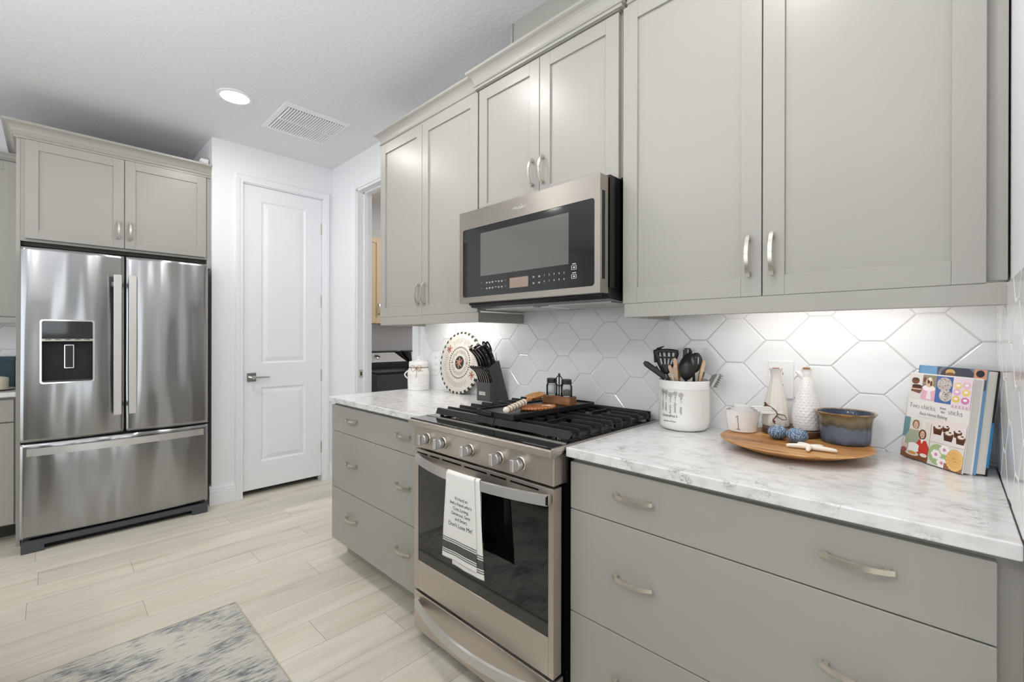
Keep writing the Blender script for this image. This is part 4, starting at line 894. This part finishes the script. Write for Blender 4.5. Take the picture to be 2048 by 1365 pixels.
def shaker_jar(label, x, y, fill, h, name):
    t = thing(name, label, 'shaker', (x, y, gz + .0345), local=True)
    m = M(); m.lathe([(0, 0), (.023, 0), (.025, .003), (.025, .044), (.021, .050), (.020, .055), (.0185, .055), (.0193, .050), (.0233, .043), (.0233, .004), (0, .003)], n=28); obj('glass_jar', m, GLASS, t)
    m = M(); m.lathe([(0, .0042), (.0226, .0045), (.0226, h), (0, h + .001)], n=28); obj('contents', m, fill, t)
    m = M(); m.lathe([(.0205, .052), (.0225, .053), (.0225, .058), (.0215, .059), (.0225, .060), (.0225, .065), (.0215, .066), (.0225, .067), (.022, .072), (.018, .0735), (0, .074)], n=32); obj('metal_lid', m, mat('dark_lid', (64, 64, 63), .3, .8), t)
shaker_jar('small glass salt shaker filled white in the acacia caddy', .352, -.205, mat('salt', (240, 240, 240), .9, bump=.5, bscale=900), .044, 'salt_shaker')
shaker_jar('small glass pepper shaker half filled brown in the acacia caddy', .432, -.205, mat('ground_pepper', (120, 104, 84), .9, noise=.4, nscale=900), .027, 'pepper_shaker')
t = thing('spoon_rest', 'orange wooden spoon rest with beaded edge on the griddle', 'spoon rest', (.428, -.385, gz), local=True, rot=(0, 0, R(-8)))
m = M(); m.lathe([(0, .002), (.03, .0015), (.045, 0), (.052, .004), (.053, .010), (.050, .011), (.045, .006), (0, .005)], n=40, rf=lambda a, z: 1.0); m.v = [Vector((v.x * .9, v.y * 1.5, v.z)) for v in m.v]; obj('dish', m, ORANGEW, t)
m = M()
for k in range(30): a = 2 * pi * k / 30; m.sph((.053 * .9 * cos(a), .053 * 1.5 * sin(a), .008), .0052, 8, 6)
obj('beaded_edge', m, ORANGEW, t)
m = M(); m.box(.006, .036, .0115, .026, .052, .013); m.tube([(.0, .02, .012), (.016, .044, .0125)], .001, 5); obj('paper_tag', m, WHITE, t)
t = thing('wooden_scoop', 'wooden spoon with a white beaded handle resting on the spoon rest', 'spoon', (.432, -.575, gz + .013), local=True, rot=(R(4.5), 0, R(14)))
m = M()
m.grid(lambda i, j: ((.032 * (.35 + .65 * sin(pi * min(1, .12 + .9 * j)) ** .6)) * (2 * i - 1), .195 + .115 * j, .016 - .020 * (1 - (2 * i - 1) ** 2) * sin(pi * min(1, j * .92 + .04))), 12, 16); obj('scoop_bowl', m, WLIGHT, t, solid=.003)
m = M(); m.tube([(0, .10, .004), (0, .17, .006), (0, .20, .010)], [.006, .007, .010], 10); obj('shaft', m, WLIGHT, t)
BEAD = mat('off_white_beads', (222, 212, 196), .6)
m = M()
for k in range(7): m.sph((0, .008 + .0225 * k, .002 + .0004 * k), (.0135, .0115, .0135), 14, 10)
obj('handle_beads', m, BEAD, t)
m = M()
for k in range(6): m.tube([(.0128 * cos(a), .0193 + .0225 * k, .002 + .0128 * sin(a)) for a in [2 * pi * q / 20 for q in range(21)]], .0011, 5)
obj('bead_rings', m, TWINE, t)

# ------------------------------------------------------------------ utensil crock
cc = Vector((.900, -.104, CZ))
t = thing('utensil_crock', 'big white ceramic crock with black flower line drawings full of utensils', 'crock', tuple(cc))
m = M(); m.lathe([(0, 0), (.062, 0), (.078, .005), (.086, .016), (.0885, .032), (.0895, .060), (.0895, .148), (.0905, .151), (.0915, .152), (.0915, .178), (.0900, .1815), (.0870, .182), (.0850, .179), (.0840, .15), (.0835, .03), (.06, .012), (0, .010)], tuple(cc), 64); obj('pot', m, CERAM, t)
def on_crock(v):   # u measured as arc, from the side facing the camera
    a = v.x / .0895 - 1.166; r = .0899 + v.z; return Vector((cc.x + r * cos(a), cc.y + r * sin(a), cc.z + v.y))
m = M()
for u, zt, nm in ((-.082, .145, 'hudson'), (-.066, .144, 'allison'), (-.048, .137, 'lauren'), (-.030, .142, 'bentley'), (-.010, .138, 'abbie')):
    fl = []
    for k in range(5): a = 2 * pi * k / 5 + .3; fl.append([on_crock(Vector((u + .0052 * cos(a) + .0032 * cos(b), zt - .005 + .0052 * sin(a) + .0032 * sin(b), .0004))) for b in [2 * pi * q / 8 for q in range(9)]])
    for p in fl: m.tube(p, .00045, 4)
    m.tube([on_crock(Vector((u + .0015 * sin(k * 1.1), zt - .010 - .0026 * k, .0004))) for k in range(10)], .00045, 4)
    m.tube([on_crock(Vector((u + .004 * abs(sin(k * .8)), zt - .016 - .001 * k, .0004))) for k in range(5)], .0004, 4)
    lettering(m, nm, .0125, None, align='LEFT', shear=.3, thin=-.0001, warp=lambda v, u=u, zt=zt: on_crock(Vector((u - v.y + .003, zt - .074 + v.x, .0003 + v.z))), ex=.0001)
lettering(m, 'Grandma\u2019s', .0145, None, shear=.35, warp=lambda v: on_crock(Vector((v.x - .054, v.y + .052, .0003 + v.z))), ex=.0001)
lettering(m, 'garden of love', .0085, None, shear=.1, warp=lambda v: on_crock(Vector((v.x - .052, v.y + .034, .0003 + v.z))), ex=.0001)
obj('line_drawing', m, INK, t, label='black flower drawings and script lettering')
NYL = mat('black_nylon', (28, 28, 29), .38); PALEW = wood_mat('pale_beech', (176, 140, 108), (206, 172, 140), (222, 194, 166)); METAL = mat('cast_aluminium', (150, 148, 144), .38, 1.0)
def C3(px, pz, d=0.): return Vector((.806 + (px - 1319) * .0019 * .93 + d * .42 + .006, cc.y - d * .43 + (px - 1367) * .00045, 1.095 - (pz - 760) * .00186))
def bar(m, p, q, w, th, nrm=Vector((.4, -.9, .1)), mi=0, ends=(1, 1)):
    p, q = Vector(p), Vector(q); d = (q - p).normalized(); s = d.cross(nrm).normalized(); n = s.cross(d); rings = []
    for i in range(9):
        f = i / 8; k = w * (ends[0] + (ends[1] - ends[0]) * f) * (1 if 0 < i < 8 else .55); c = p + (q - p) * f
        rings.append([c + s * (.5 * k * a) + n * (.5 * th * b) for a, b in ((-1, -.6), (-.8, -1), (.8, -1), (1, -.6), (1, .6), (.8, 1), (-.8, 1), (-1, .6))])
    m.loft(rings, mi)
base = lambda dx, dy=0: cc + Vector((dx, dy, .02))
t = thing('spatula', 'black flat handled utensil leaning left out of the white crock', 'utensil', tuple(cc))
m = M(); bar(m, C3(1330, 757, .02), C3(1286, 727, .02), .022, .007); obj('handle', m, NYL, t); m = M(); bar(m, base(.04), C3(1330, 757, .02), .010, .006); obj('shaft', m, NYL, t)
t = thing('slotted_turner', 'wide black slotted turner standing tallest at the back of the crock', 'utensil', tuple(cc))
def plate(pts, T3, th, holes):   # outline in px/pz mapped on a plane, slots left open by strips
    m = M(); return m
m = M(); rows_ = 13; cols = 11
def turner_pt(i, j):
    pz = 751 - 52 * j; wl = 1333 + (1312 - 1333) * min(1, j * 1.25) ** .7; wr = 1340 + (1363 - 1340) * min(1, j * 1.35) ** .8
    top = 0 if j < .8 else (j - .8) * 14 * abs(2 * i - 1) ** 2
    return C3(wl + (wr - wl) * i, pz + top + 4 * sin(i * pi) * 0, -.035 - .010 * j + .012 * sin(pi * i))
m.grid(turner_pt, cols, rows_, sm=True, skip=lambda i, j: i in (2, 4, 6, 8) and j in (5, 6, 7, 9, 10)); obj('slotted_head', m, NYL, t, solid=.003)
m = M(); bar(m, base(.0, .0), C3(1338, 748, -.034), .010, .006); obj('handle', m, NYL, t)
t = thing('pasta_fork', 'black pronged pasta server behind the slotted turner in the crock', 'utensil', tuple(cc))
m = M(); bar(m, base(-.01, .02), C3(1318, 735, -.045), .009, .006); obj('handle', m, NYL, t)
m = M()
for k in range(4): m.tube([C3(1316 + 2 * k, 728 - 2 * k, -.045), C3(1314 + 3 * k, 706 - 2 * k, -.045), C3(1320 + 4 * k, 697 - k, -.03)], [.005, .004, .002], 6)
obj('prongs', m, NYL, t)
t = thing('serving_spoon', 'large glossy black serving spoon facing forward in the crock', 'utensil', tuple(cc))
sp0 = C3(1372, 733, .035)
m = M(); fwd = Vector((.35, -.9, .25)).normalized(); sd = Vector((.93, .36, 0)).normalized(); upv = sd.cross(fwd) * -1
if upv.z < 0: upv = -upv
upv = (upv + sd * .12).normalized()
m.grid(lambda i, j: sp0 + sd * (.031 * sin(pi * (.03 + .94 * j)) ** .62 * (2 * i - 1)) + upv * (-.050 + .100 * j) + fwd * (.016 * (1 - (2 * i - 1) ** 2) * sin(pi * j) ** .7), 14, 16); obj('spoon_bowl', m, mat('black_nylon_gloss', (34, 34, 34), .3), t, solid=.003)
m = M(); bar(m, base(.01, -.01), sp0 - upv * .048, .011, .006); m.sph(C3(1370, 753, .04), .007, 10, 8); obj('handle', m, NYL, t)
t = thing('ladle', 'black utensil handle tip with hanging slot behind the serving spoon', 'utensil', tuple(cc))
m = M(); bar(m, C3(1373, 745, -.01), C3(1377, 697, -.012), .034, .006, ends=(.7, 1)); obj('handle', m, NYL, t); m = M(); bar(m, C3(1376, 710, -.006), C3(1377, 699, -.006), .005, .008); obj('hang_slot', m, METAL, t)
m = M(); bar(m, base(.0, .03), C3(1373, 746, -.01), .010, .006); obj('shaft', m, NYL, t)
t = thing('slotted_spoon', 'black slotted spoon half hidden behind the serving spoon in the crock', 'utensil', tuple(cc))
m = M(); q0 = C3(1391, 726, -.012); m.grid(lambda i, j: q0 + sd * (.024 * sin(pi * (.05 + .9 * j)) ** .6 * (2 * i - 1)) + upv * (-.036 + .072 * j) + fwd * (.008 * (1 - (2 * i - 1) ** 2)), 9, 10, skip=lambda i, j: i in (2, 4, 6) and 4 <= j <= 7); obj('spoon_bowl', m, NYL, t, solid=.003)
m = M(); bar(m, base(.03, .02), q0 - upv * .035, .010, .006); obj('handle', m, NYL, t)
for lab, a, b, d, w, nm in (('pale wooden spatula in the crock just left of the serving spoon', (1350, 762), (1345, 717), .045, .013, 'wooden_spatula'), ('short pale wooden fork leaning at the front of the crock', (1342, 760), (1334, 731), .05, .012, 'wooden_fork'),
                            ('slim pale wooden stick right of the serving spoon in the crock', (1394, 762), (1403, 720), .03, .012, 'wooden_stick'), ('brown wooden spoon behind the serving spoon in the crock', (1358, 758), (1356, 728), .01, .016, 'wooden_spoon'), ('dark wooden spoon tip at the right of the crock', (1400, 758), (1404, 731), -.01, .012, 'wooden_spoon')):
    t = thing(nm, lab, 'utensil', tuple(cc)); p, q = C3(*a, d), C3(*b, d)
    m = M(); bar(m, p, q, w, .005, ends=(.8, 1.1)); obj('blade', m, PALEW if nm != 'wooden_spoon' else WLIGHT, t); m = M(); bar(m, base((p - cc).x * .5, (p - cc).y * .5), p, w * .7, .005); obj('handle', m, PALEW, t)
t = thing('meat_tenderizer', 'grey metal meat tenderizer head hooked over the crock rim', 'utensil', tuple(cc))
hc = C3(1425, 757, -.0); hx = Vector((.88, .12, -.42)).normalized(); hz = Vector((.40, .14, .9)).normalized(); hz = (hz - hx * hz.dot(hx)).normalized(); hy_ = hz.cross(hx)
TT = Matrix(((hx.x, hy_.x, hz.x, hc.x), (hx.y, hy_.y, hz.y, hc.y), (hx.z, hy_.z, hz.z, hc.z), (0, 0, 0, 1)))
m = M(TT); m.loft([[(-.045, -.009, -.008), (-.045, .009, -.008), (-.045, .009, .008), (-.045, -.009, .008)], [(-.012, -.011, -.011), (-.012, .011, -.011), (-.012, .011, .011), (-.012, -.011, .011)], [(.004, -.020, -.025), (.004, .020, -.025), (.004, .020, .025), (.004, -.020, .025)], [(.012, -.020, -.026), (.012, .020, -.026), (.012, .020, .026), (.012, -.020, .026)]], sm=False)
for i in range(4):
    for k in range(6):
        y, z = -.016 + .0107 * i, -.0215 + .0086 * k; m.add([(.012, y - .004, z - .0036), (.012, y + .004, z - .0036), (.012, y + .004, z + .0036), (.012, y - .004, z + .0036), (.020, y, z)], [(0, 1, 4), (1, 2, 4), (2, 3, 4), (3, 0, 4)])
obj('hammer_head', m, METAL, t)
m = M(); m.tube([cc + Vector((.03, .02, .05)), hc - hx * .05], .008, 10); obj('handle', m, WLIGHT, t)

# ------------------------------------------------------------------ round tray group
tc = Vector((1.272, -.203, CZ)); TRAYW = wood_mat('honey_wood_slab', (116, 72, 32), (178, 124, 66), (214, 166, 106), (3, 24, 24), .35)
t = thing('serving_tray', 'round honey brown wooden tray on the quartz worktop', 'tray', tuple(tc))
m = M(); m.lathe([(0, .0), (.115, .0), (.135, .006), (.172, .020), (.192, .027), (.1955, .0295), (.193, .0315), (.176, .0312), (.172, .0295), (0, .0292)], tuple(tc), 72); obj('slab', m, TRAYW, t)
TZ = CZ + .0295
t = thing('measuring_cup', 'white ceramic measuring cup marked 1 holding the nested smaller cups', 'cup', (1.116, -.150, TZ), local=True)
m = M(); m.lathe([(0, 0), (.040, 0), (.044, .003), (.0525, .068), (.0530, .070), (.0505, .0695), (.043, .008), (0, .006)], n=44); obj('cup_body', m, CERAM, t)
ha = R(22); hd = Vector((cos(ha), sin(ha), 0)); hs = Vector((-sin(ha), cos(ha), 0))
def cup_handle(r0, L, w, z0): return [[tuple(hd * (r0 + L * f) + hs * (s * w * (1 - .25 * f)) + Vector((0, 0, z0 + e))) for s, e in ((-1, 0), (1, 0), (1, .006), (-1, .006))] for f in (0, .3, .6, .85, 1)]
m = M(); m.loft(cup_handle(.049, .066, .011, .061), sm=False); obj('handle', m, CERAM, t, bev=.0015)
m = M()
def on_cup(v): a = v.x / .05 + R(-72); f = v.y / .07; r = .044 + .0088 * f + .0004 + v.z; return Vector((r * cos(a), r * sin(a), v.y))
for p in ([(-.020, .050), (-.014, .056), (-.0135, .030), (-.013, .012)], [(-.020, .012), (-.006, .011)]): m.tube([on_cup(Vector((u, v, 0))) for u, v in p], .0008, 5)
obj('number_mark', m, INK, t, label='thin black number 1')
for k, (r, z, lab) in enumerate(((.044, .012, 'largest white cup nested inside the measuring cup marked 1'), (.036, .022, 'middle white cup nested inside the measuring cup marked 1'), (.028, .032, 'smallest white cup nested inside the measuring cup marked 1'))):
    t = thing('nested_cup', lab, 'cup', (1.116, -.150, TZ + z), local=True)
    m = M(); m.lathe([(0, 0), (r * .75, 0), (r, .060 - .004 * k), (r - .002, .060 - .004 * k), (r * .72, .004), (0, .003)], n=36); obj('cup_body', m, CERAM, t)
    m = M(); m.loft(cup_handle(r - .002, .075 - .004 * k, .009, .0545 - .004 * k), sm=False); obj('handle', m, CERAM, t, bev=.0015)
t = thing('leather_cord', 'brown leather cord knotted through the measuring cup handles', 'cord', (1.18, -.125, TZ + .08))
m = M(); o = Vector((1.213, -.112, TZ + .066))
m.tube([o + Vector((-.045, -.01, .012)), o + Vector((-.034, -.012, .024)), o + Vector((-.018, -.012, .018)), o + Vector((-.004, -.012, .006)), o + Vector((.0, -.014, -.006)), o + Vector((-.012, -.016, -.022)), o + Vector((-.006, -.018, -.034))], .0016, 6)
m.tube([o + Vector((0, -.012, -.002)), o + Vector((.022, -.018, -.004)), o + Vector((.028, -.02, -.016)), o + Vector((.016, -.02, -.018)), o + Vector((-.004, -.016, -.008))], .0014, 6)
m.tube([o + Vector((-.034, -.012, .024)), o + Vector((-.036, -.014, .032))], .003, 6); m.sph(o + Vector((-.033, -.014, .024)), .005, 8, 6); m.sph(o + Vector((-.009, -.018, -.026)), .004, 8, 6); obj('cord', m, LEATHER, t)
sc_ = Vector((1.243, -.089, TZ))
t = thing('wood_riser', 'small round dark wood riser under the two ceramic oil bottles', 'riser', tuple(sc_))
m = M(); m.lathe([(0, 0), (.078, 0), (.081, .003), (.081, .018), (.079, .020), (0, .020)], tuple(sc_), 48); obj('disc', m, wood_mat('dark_walnut', (70, 48, 34), (98, 70, 50), (120, 90, 66), (6, 30, 30)), t)
BZ = TZ + .0202
CORK = mat('cork', (160, 116, 82), .85, noise=.15, nscale=200)
def bottle(label, x, y, prof, rf, spout, matl, name):
    t = thing(name, label, 'bottle', (x, y, BZ), local=True)
    m = M(); m.lathe(prof, n=72, rf=rf); obj('bottle_body', m, matl, t)
    top = prof[-1][1] if prof[-1][0] > .003 else prof[-2][1]
    if spout: m = M(); m.tube([(-.004, 0, top - .020), (-.013, 0, top - .010), (-.024, 0, top - .0015), (-.029, 0, top + .001)], [.012, .0105, .006, .0035], 14); obj('spout', m, matl, t)
    m = M(); m.lathe([(.0092, top - .004), (.0100, top + .010), (.0098, top + .014), (0, top + .0145)], n=24); obj('cork_stopper', m, CORK, t)
bottle('fluted white ceramic oil bottle with cork, nearer the crock', 1.1985, -.086, [(0, 0), (.037, 0), (.040, .004), (.0395, .02), (.036, .05), (.029, .09), (.021, .125), (.0155, .150), (.0145, .165), (.0165, .178), (.0190, .187), (.0165, .187), (.012, .175)], lambda a, z: 1 + .055 * abs(sin(a * 6)) - .03, False, mat('fluted_cream_glaze', (224, 219, 212), .2), 'oil_bottle')
def scales(a, z): r = int(z / .0088); f = (z / .0088) % 1; k = .5 + .5 * cos(a * 16 + (pi if r % 2 else 0)); return 1 + (.055 * k * (1 - f) if .004 < z < .178 else 0)
zs = [i * .0022 for i in range(86)]
def br(z): return .0345 + .0035 * sin(min(1, z / .04) * pi / 2) - max(0, z - .05) * .0 if z < .05 else .038 * (1 - ((z - .05) / .2) ** 1.0 * .0) if z < .0501 else max(.0135, .038 - .0245 * min(1, (z - .05) / .115) ** 1.1)
bottle('scale-textured white ceramic oil bottle with spout and cork, beside the blue bowl', 1.2845, -.088, [(0, 0), (.030, 0)] + [(br(z), z) for z in zs[1:]] + [(.0155, .189), (.013, .189), (.011, .18)], scales, True, CERAM, 'oil_bottle')
UR = urchin_mat()
for lab, x, y, r in (('blue white-dotted sea urchin shell touching the cup side of the tray', 1.233, -.205, .0265), ('slightly larger blue white-dotted sea urchin shell nearer the starfish', 1.2885, -.226, .0285)):
    t = thing('sea_urchin', lab, 'urchin shell', (x, y, TZ), local=True)
    m = M(); m.lathe([(0, .001)] + [(r * max(.02, sin(pi * k / 16)) * 1.0, r * .78 * (1 - cos(pi * k / 16))) for k in range(2, 15)] + [(.005, r * 1.55), (0, r * 1.53)], n=40, rf=lambda a, z: 1 + .018 * cos(5 * a)); obj('shell', m, UR, t)
    m = M(); m.lathe([(.0035, r * 1.545), (.0045, r * 1.56), (.0025, r * 1.56)], n=14); obj('crown_ring', m, CERAMG, t)
t = thing('starfish', 'white dried starfish lying at the front of the tray', 'starfish', (1.333, -.292, TZ), local=True)
m = M(); m.sph((0, 0, .007), (.012, .012, .0068), 16, 10)
for a, L_ in ((R(-172), .056), (R(128), .050), (R(52), .044), (R(-4), .062), (R(-92), .040)):
    m.tube([(L_ * f * cos(a + .12 * f), L_ * f * sin(a + .12 * f), .0072 - .0012 * f + .001 * sin(3 * f)) for f in (0, .2, .4, .6, .8, .95, 1)], [.0076, .0074, .0068, .0062, .0056, .0046, .002], 10)
obj('body', m, mat('bleached_starfish', (232, 226, 214), .8, bump=.6, bscale=500), t, ang=60)
t = thing('stoneware_bowl', 'deep stoneware bowl with brown glaze dripping over blue', 'bowl', (1.388, -.118, TZ), local=True)
m = M(); m.lathe([(0, 0), (.056, 0), (.060, .004), (.061, .012), (.0625, .04), (.064, .066), (.067, .078), (.074, .087), (.0755, .090), (.073, .0915), (.068, .089), (.062, .076), (.059, .05), (.056, .012), (.04, .008), (0, .008)], n=64, rf=lambda a, z: 1 + .004 * sin(3 * a + z * 40)); obj('bowl_body', m, glaze_mat(), t)
m = M(); m.lathe([(.0675, .0892), (.0618, .0765), (.0588, .05), (.0552, .0125), (.04, .0088), (0, .0088)], n=64, caps=False); obj('inner_glaze', m, mat('deep_blue_glaze', (56, 66, 84), .08, noise=.25, nscale=60), t)

# ------------------------------------------------------------------ cookbooks in the corner
e = Vector((.6525, -.7578, 0)); nb = Vector((.7578, .6525, 0)); lean = R(6.8)
def book(name, label, P0, w, h, th, cover, leanv):
    up = nb * sin(leanv) + Vector((0, 0, cos(leanv))); dn = nb * cos(leanv) - Vector((0, 0, sin(leanv)))
    z0 = Vector((0, 0, th * sin(leanv)))
    o = P0 + z0
    T = Matrix(((e.x, up.x, -dn.x, o.x), (e.y, up.y, -dn.y, o.y), (e.z, up.z, -dn.z, o.z), (0, 0, 0, 1)))   # u across, v up, n towards the reader
    t = thing(name, label, 'book', (0, 0, 0), local=True); t.matrix_world = T
    ROOT[t.name] = Vector((0, 0, 0))
    m = M(); m.box(0, 0, -.002, w, h, 0, 0); obj('front_cover', m, cover, t)
    m = M(); m.box(0, 0, -th, w, h, -th + .002, 0); obj('back_cover', m, cover, t)
    m = M(); m.box(-.0005, 0, -th, .002, h, 0, 0); obj('spine', m, cover, t)
    m = M(); m.box(.002, .003, -th + .002, w - .003, h - .003, -.002)
    for k in range(11): q = -th + .004 + (th - .008) * k / 10; m.box(.1, .003, q, w - .0022, h - .003, q + .0006)
    obj('pages', m, PAPER, t)
    return t
cw, chh = .188, .238
P0 = Vector((1.5075, -.047, CZ + .0004))
b1 = book('cookbook', 'front cookbook with pastry photographs and thin handwritten title leaning in the corner', P0, cw, chh, .024, mat('white_cover_card', (236, 232, 228), .3), lean)
def pic(cells, z=.0006, m=None):
    m = m or M(); mats = []; idx = {}
    def col(c):
        if c not in idx: idx[c] = len(mats); mats.append(mat('print_%02x%02x%02x' % c, c, .35))
        return idx[c]
    for kind, c, *a in cells:
        i = col(c); z += .00001
        if kind == 'r': u0, v0, u1, v1 = a; m.add([(u0 * cw, v0 * chh, z), (u1 * cw, v0 * chh, z), (u1 * cw, v1 * chh, z), (u0 * cw, v1 * chh, z)], [(0, 1, 2, 3)], i)
        elif kind == 'e':
            u, v, ru, rv = a; pts = [(min(max(u + ru * cos(2 * pi * k / 22), .003), .997) * cw, min(max(v + rv * sin(2 * pi * k / 22), .003), .997) * chh, z) for k in range(22)]; m.add(pts, [list(range(22))], i)
        elif kind == 'p': m.add([(u * cw, v * chh, z) for u, v in a[0]], [list(range(len(a[0])))], i)
    return m, mats
BR, DB, WH, PK, LP = (120, 78, 58), (88, 56, 42), (244, 240, 236), (232, 176, 196), (240, 214, 222)
cells = [('r', (226, 222, 218), 0, .70, .225, .985), ('e', BR, .105, .905, .07, .038), ('e', (90, 58, 44), .105, .925, .06, .018), ('p', BR, [(.04, .78), (.20, .76), (.24, .81), (.24, .84), (.06, .85)]), ('r', (236, 214, 196), .05, .805, .22, .815), ('e', (70, 44, 34), .14, .845, .09, .02),
         ('r', (150, 140, 120), .23, .84, .455, .985), ('r', PK, .23, .70, .455, .84), ('e', (246, 236, 236), .345, .835, .105, .035), ('p', (244, 232, 234), [(.31, .71), (.40, .71), (.37, .82), (.33, .82)]), ('e', (214, 186, 150), .345, .90, .06, .055), ('e', (92, 60, 44), .33, .915, .022, .03), ('e', (92, 60, 44), .375, .89, .018, .03), ('e', (242, 230, 214), .35, .94, .03, .02), ('e', BR, .26, .93, .025, .03),
         ('r', (74, 106, 168), .46, .69, .715, .985), ('e', (196, 188, 182), .585, .90, .115, .075), ('e', (204, 196, 190), .62, .78, .10, .068)]
for k in range(60): a, r = random.uniform(0, 6.28), random.random() ** .5; ce = random.choice(((.585, .90, .105, .068), (.62, .78, .09, .06))); cells.append(('r', random.choice([(120, 96, 84), (240, 236, 232), (150, 130, 120)]), ce[0] + r * ce[2] * cos(a), ce[1] + r * ce[3] * sin(a), ce[0] + r * ce[2] * cos(a) + .018, ce[1] + r * ce[3] * sin(a) + .008))
cells += [('r', (238, 218, 226), .72, .665, .998, .985)] + [('e', c, u, v, .058, .036) for u, v, c in ((.80, .90, (240, 210, 140)), (.92, .91, (236, 190, 210)), (.79, .83, (226, 180, 214)), (.92, .835, (240, 208, 120)), (.785, .755, (232, 200, 100)), (.92, .75, (212, 130, 178)))] + [('e', (248, 240, 236), u, v, .03, .014) for u, v in ((.80, .905), (.92, .915), (.79, .835), (.92, .84), (.785, .76), (.92, .755))]
cells += [('r', (206, 168, 190), .74 + .05 * k, .668, .765 + .05 * k, .69) for k in range(5)]
# lower half
cells += [('r', (110, 150, 156), 0, .24, .11, .47), ('r', (230, 224, 212), .11, .0, .47, .455), ('r', (214, 200, 176), .24, .2, .27, .455), ('r', (238, 234, 228), .33, .2, .37, .455),
          ('e', (122, 92, 66), .215, .40, .062, .052), ('e', (226, 186, 160), .215, .395, .040, .042), ('p', (170, 176, 150), [(.04, .10), (.06, .26), (.13, .335), (.30, .335), (.36, .25), (.34, .10)]),
          ('e', (96, 70, 52), .345, .30, .065, .058), ('e', (224, 180, 152), .345, .298, .040, .044), ('p', (206, 66, 52), [(.24, .06), (.25, .18), (.30, .235), (.42, .235), (.475, .16), (.46, .03), (.36, .03)]), ('p', (240, 234, 230), [(.32, .245), (.345, .19), (.38, .245)]),
          ('e', (92, 62, 50), .200, .402, .006, .004), ('e', (92, 62, 50), .230, .402, .006, .004), ('e', (190, 96, 88), .215, .378, .014, .005), ('e', (92, 62, 50), .330, .306, .006, .004), ('e', (92, 62, 50), .360, .306, .006, .004), ('e', (190, 84, 80), .345, .280, .014, .005), ('r', (130, 84, 52), .0, .0, .47, .075), ('e', (244, 242, 238), .215, .155, .095, .030), ('r', (244, 242, 238), .125, .105, .305, .155), ('e', (244, 242, 238), .215, .105, .095, .026), ('e', (222, 214, 204), .20, .06, .12, .026), ('e', (206, 150, 80), .20, .066, .07, .018), ('e', (226, 200, 190), .06, .13, .055, .03), ('e', (170, 90, 80), .05, .08, .05, .03), ('e', (236, 232, 226), .40, .07, .06, .02)]
cells += [('r', (240, 226, 224), .48, .255, .998, .50), ('e', (236, 228, 226), .76, .30, .26, .05)]
for u, v, s in ((.70, .425, .7), (.88, .40, .8), (.58, .40, 1.), (.75, .355, 1.), (.93, .345, .9)):
    cells += [('p', DB, [(u - .075 * s, v + .01), (u - .058 * s, v - .06 * s), (u + .058 * s, v - .06 * s), (u + .075 * s, v + .01)]), ('e', BR, u, v + .012, .08 * s, .02 * s), ('e', (236, 226, 216), u, v + .026 * s, .052 * s, .022 * s), ('e', (90, 60, 46), u + .02, v + .036 * s, .02, .008)]
cells += [('r', (226, 222, 214), .48, .0, .998, .25), ('e', (170, 190, 140), .62, .125, .145, .115)]
for u, v in ((.60, .125), (.72, .195), (.70, .05)):
    cells += [('e', (248, 240, 240), u + .045 * cos(a), v + .03 * sin(a), .034, .024) for a in [2 * pi * k / 6 for k in range(6)]] + [('e', (214, 140, 166), u, v, .024, .017)]
cells += [('r', (150, 104, 78), .735, .0, .998, .06), ('e', (206, 150, 84), .885, .115, .128, .112), ('e', (224, 178, 108), .885, .118, .098, .086)] + [('e', (232, 190, 122), .885 + .112 * cos(a), .116 + .1 * sin(a), .02, .016) for a in [2 * pi * k / 18 for k in range(18)]] + [('r', (150, 96, 52), .85, .13, .91, .134), ('r', (150, 96, 52), .88, .10, .93, .104)]
m, mm = pic(cells); obj('cover_photographs', m, mm, b1, solid=0, label='printed grid of pastry photographs')
m = M()
def scrawl(m, s, u, v, size, th=-.0006): lettering(m, s, size, Matrix.Translation((u * cw, v * chh, .0012)), align='LEFT', thin=th, ex=.0002, sp=.92)
scrawl(m, 'Two chicks', .045, .588, .0200); scrawl(m, 'sticks', .69, .580, .0205); obj('title_lettering', m, INK, b1, label='thin grey handwritten title')
m = M(); scrawl(m, 'from', .565, .622, .0095, 0); scrawl(m, 'the', .585, .582, .0095, 0); scrawl(m, 'Back Home Baking', .245, .522, .0120, -.0001); m.box(.20 * cw, .497 * chh, .0008, .69 * cw, .4985 * chh, .0012); obj('subtitle_lettering', m, INKG, b1)
P2 = P0 + nb * (.0248 / cos(lean)) + e * (-.006); cwa, cha = cw, chh
cw, chh = .199, .258
b2 = book('cookbook', 'taller blue cookbook standing right behind the front cookbook', P2, cw, chh, .028, mat('blue_cover_card', (112, 158, 198), .3), lean)
m, mm = pic([('r', (84, 86, 96), .30, .80, .997, .997), ('e', (120, 122, 132), .62, .93, .30, .12), ('e', (70, 72, 84), .60, .92, .24, .10), ('e', (206, 168, 112), .50, .945, .07, .035), ('e', (120, 84, 60), .50, .925, .07, .02), ('r', (140, 168, 190), .86, .93, .90, .997), ('r', (214, 150, 120), .83, .90, .997, .997), ('e', (44, 44, 56), .91, .955, .055, .035), ('r', (150, 70, 80), .0, .66, .05, .78), ('r', (70, 120, 146), .0, .52, .05, .64), ('r', (52, 62, 72), .0, .2, .05, .5)]); obj('cover_photographs', m, mm, b2, label='dark baking photographs on blue')
m = M(); m.box(.1, .0, -.0283, .1992, chh, -.0258); obj('dark_cover_edge', m, INK, b2)
m = M(); m.box(.1, .02, -.0286, .1996, .13, -.0255); obj('blue_edge_strip', m, mat('bright_blue_card', (60, 142, 196), .4), b2)
cw, chh = cwa, cha
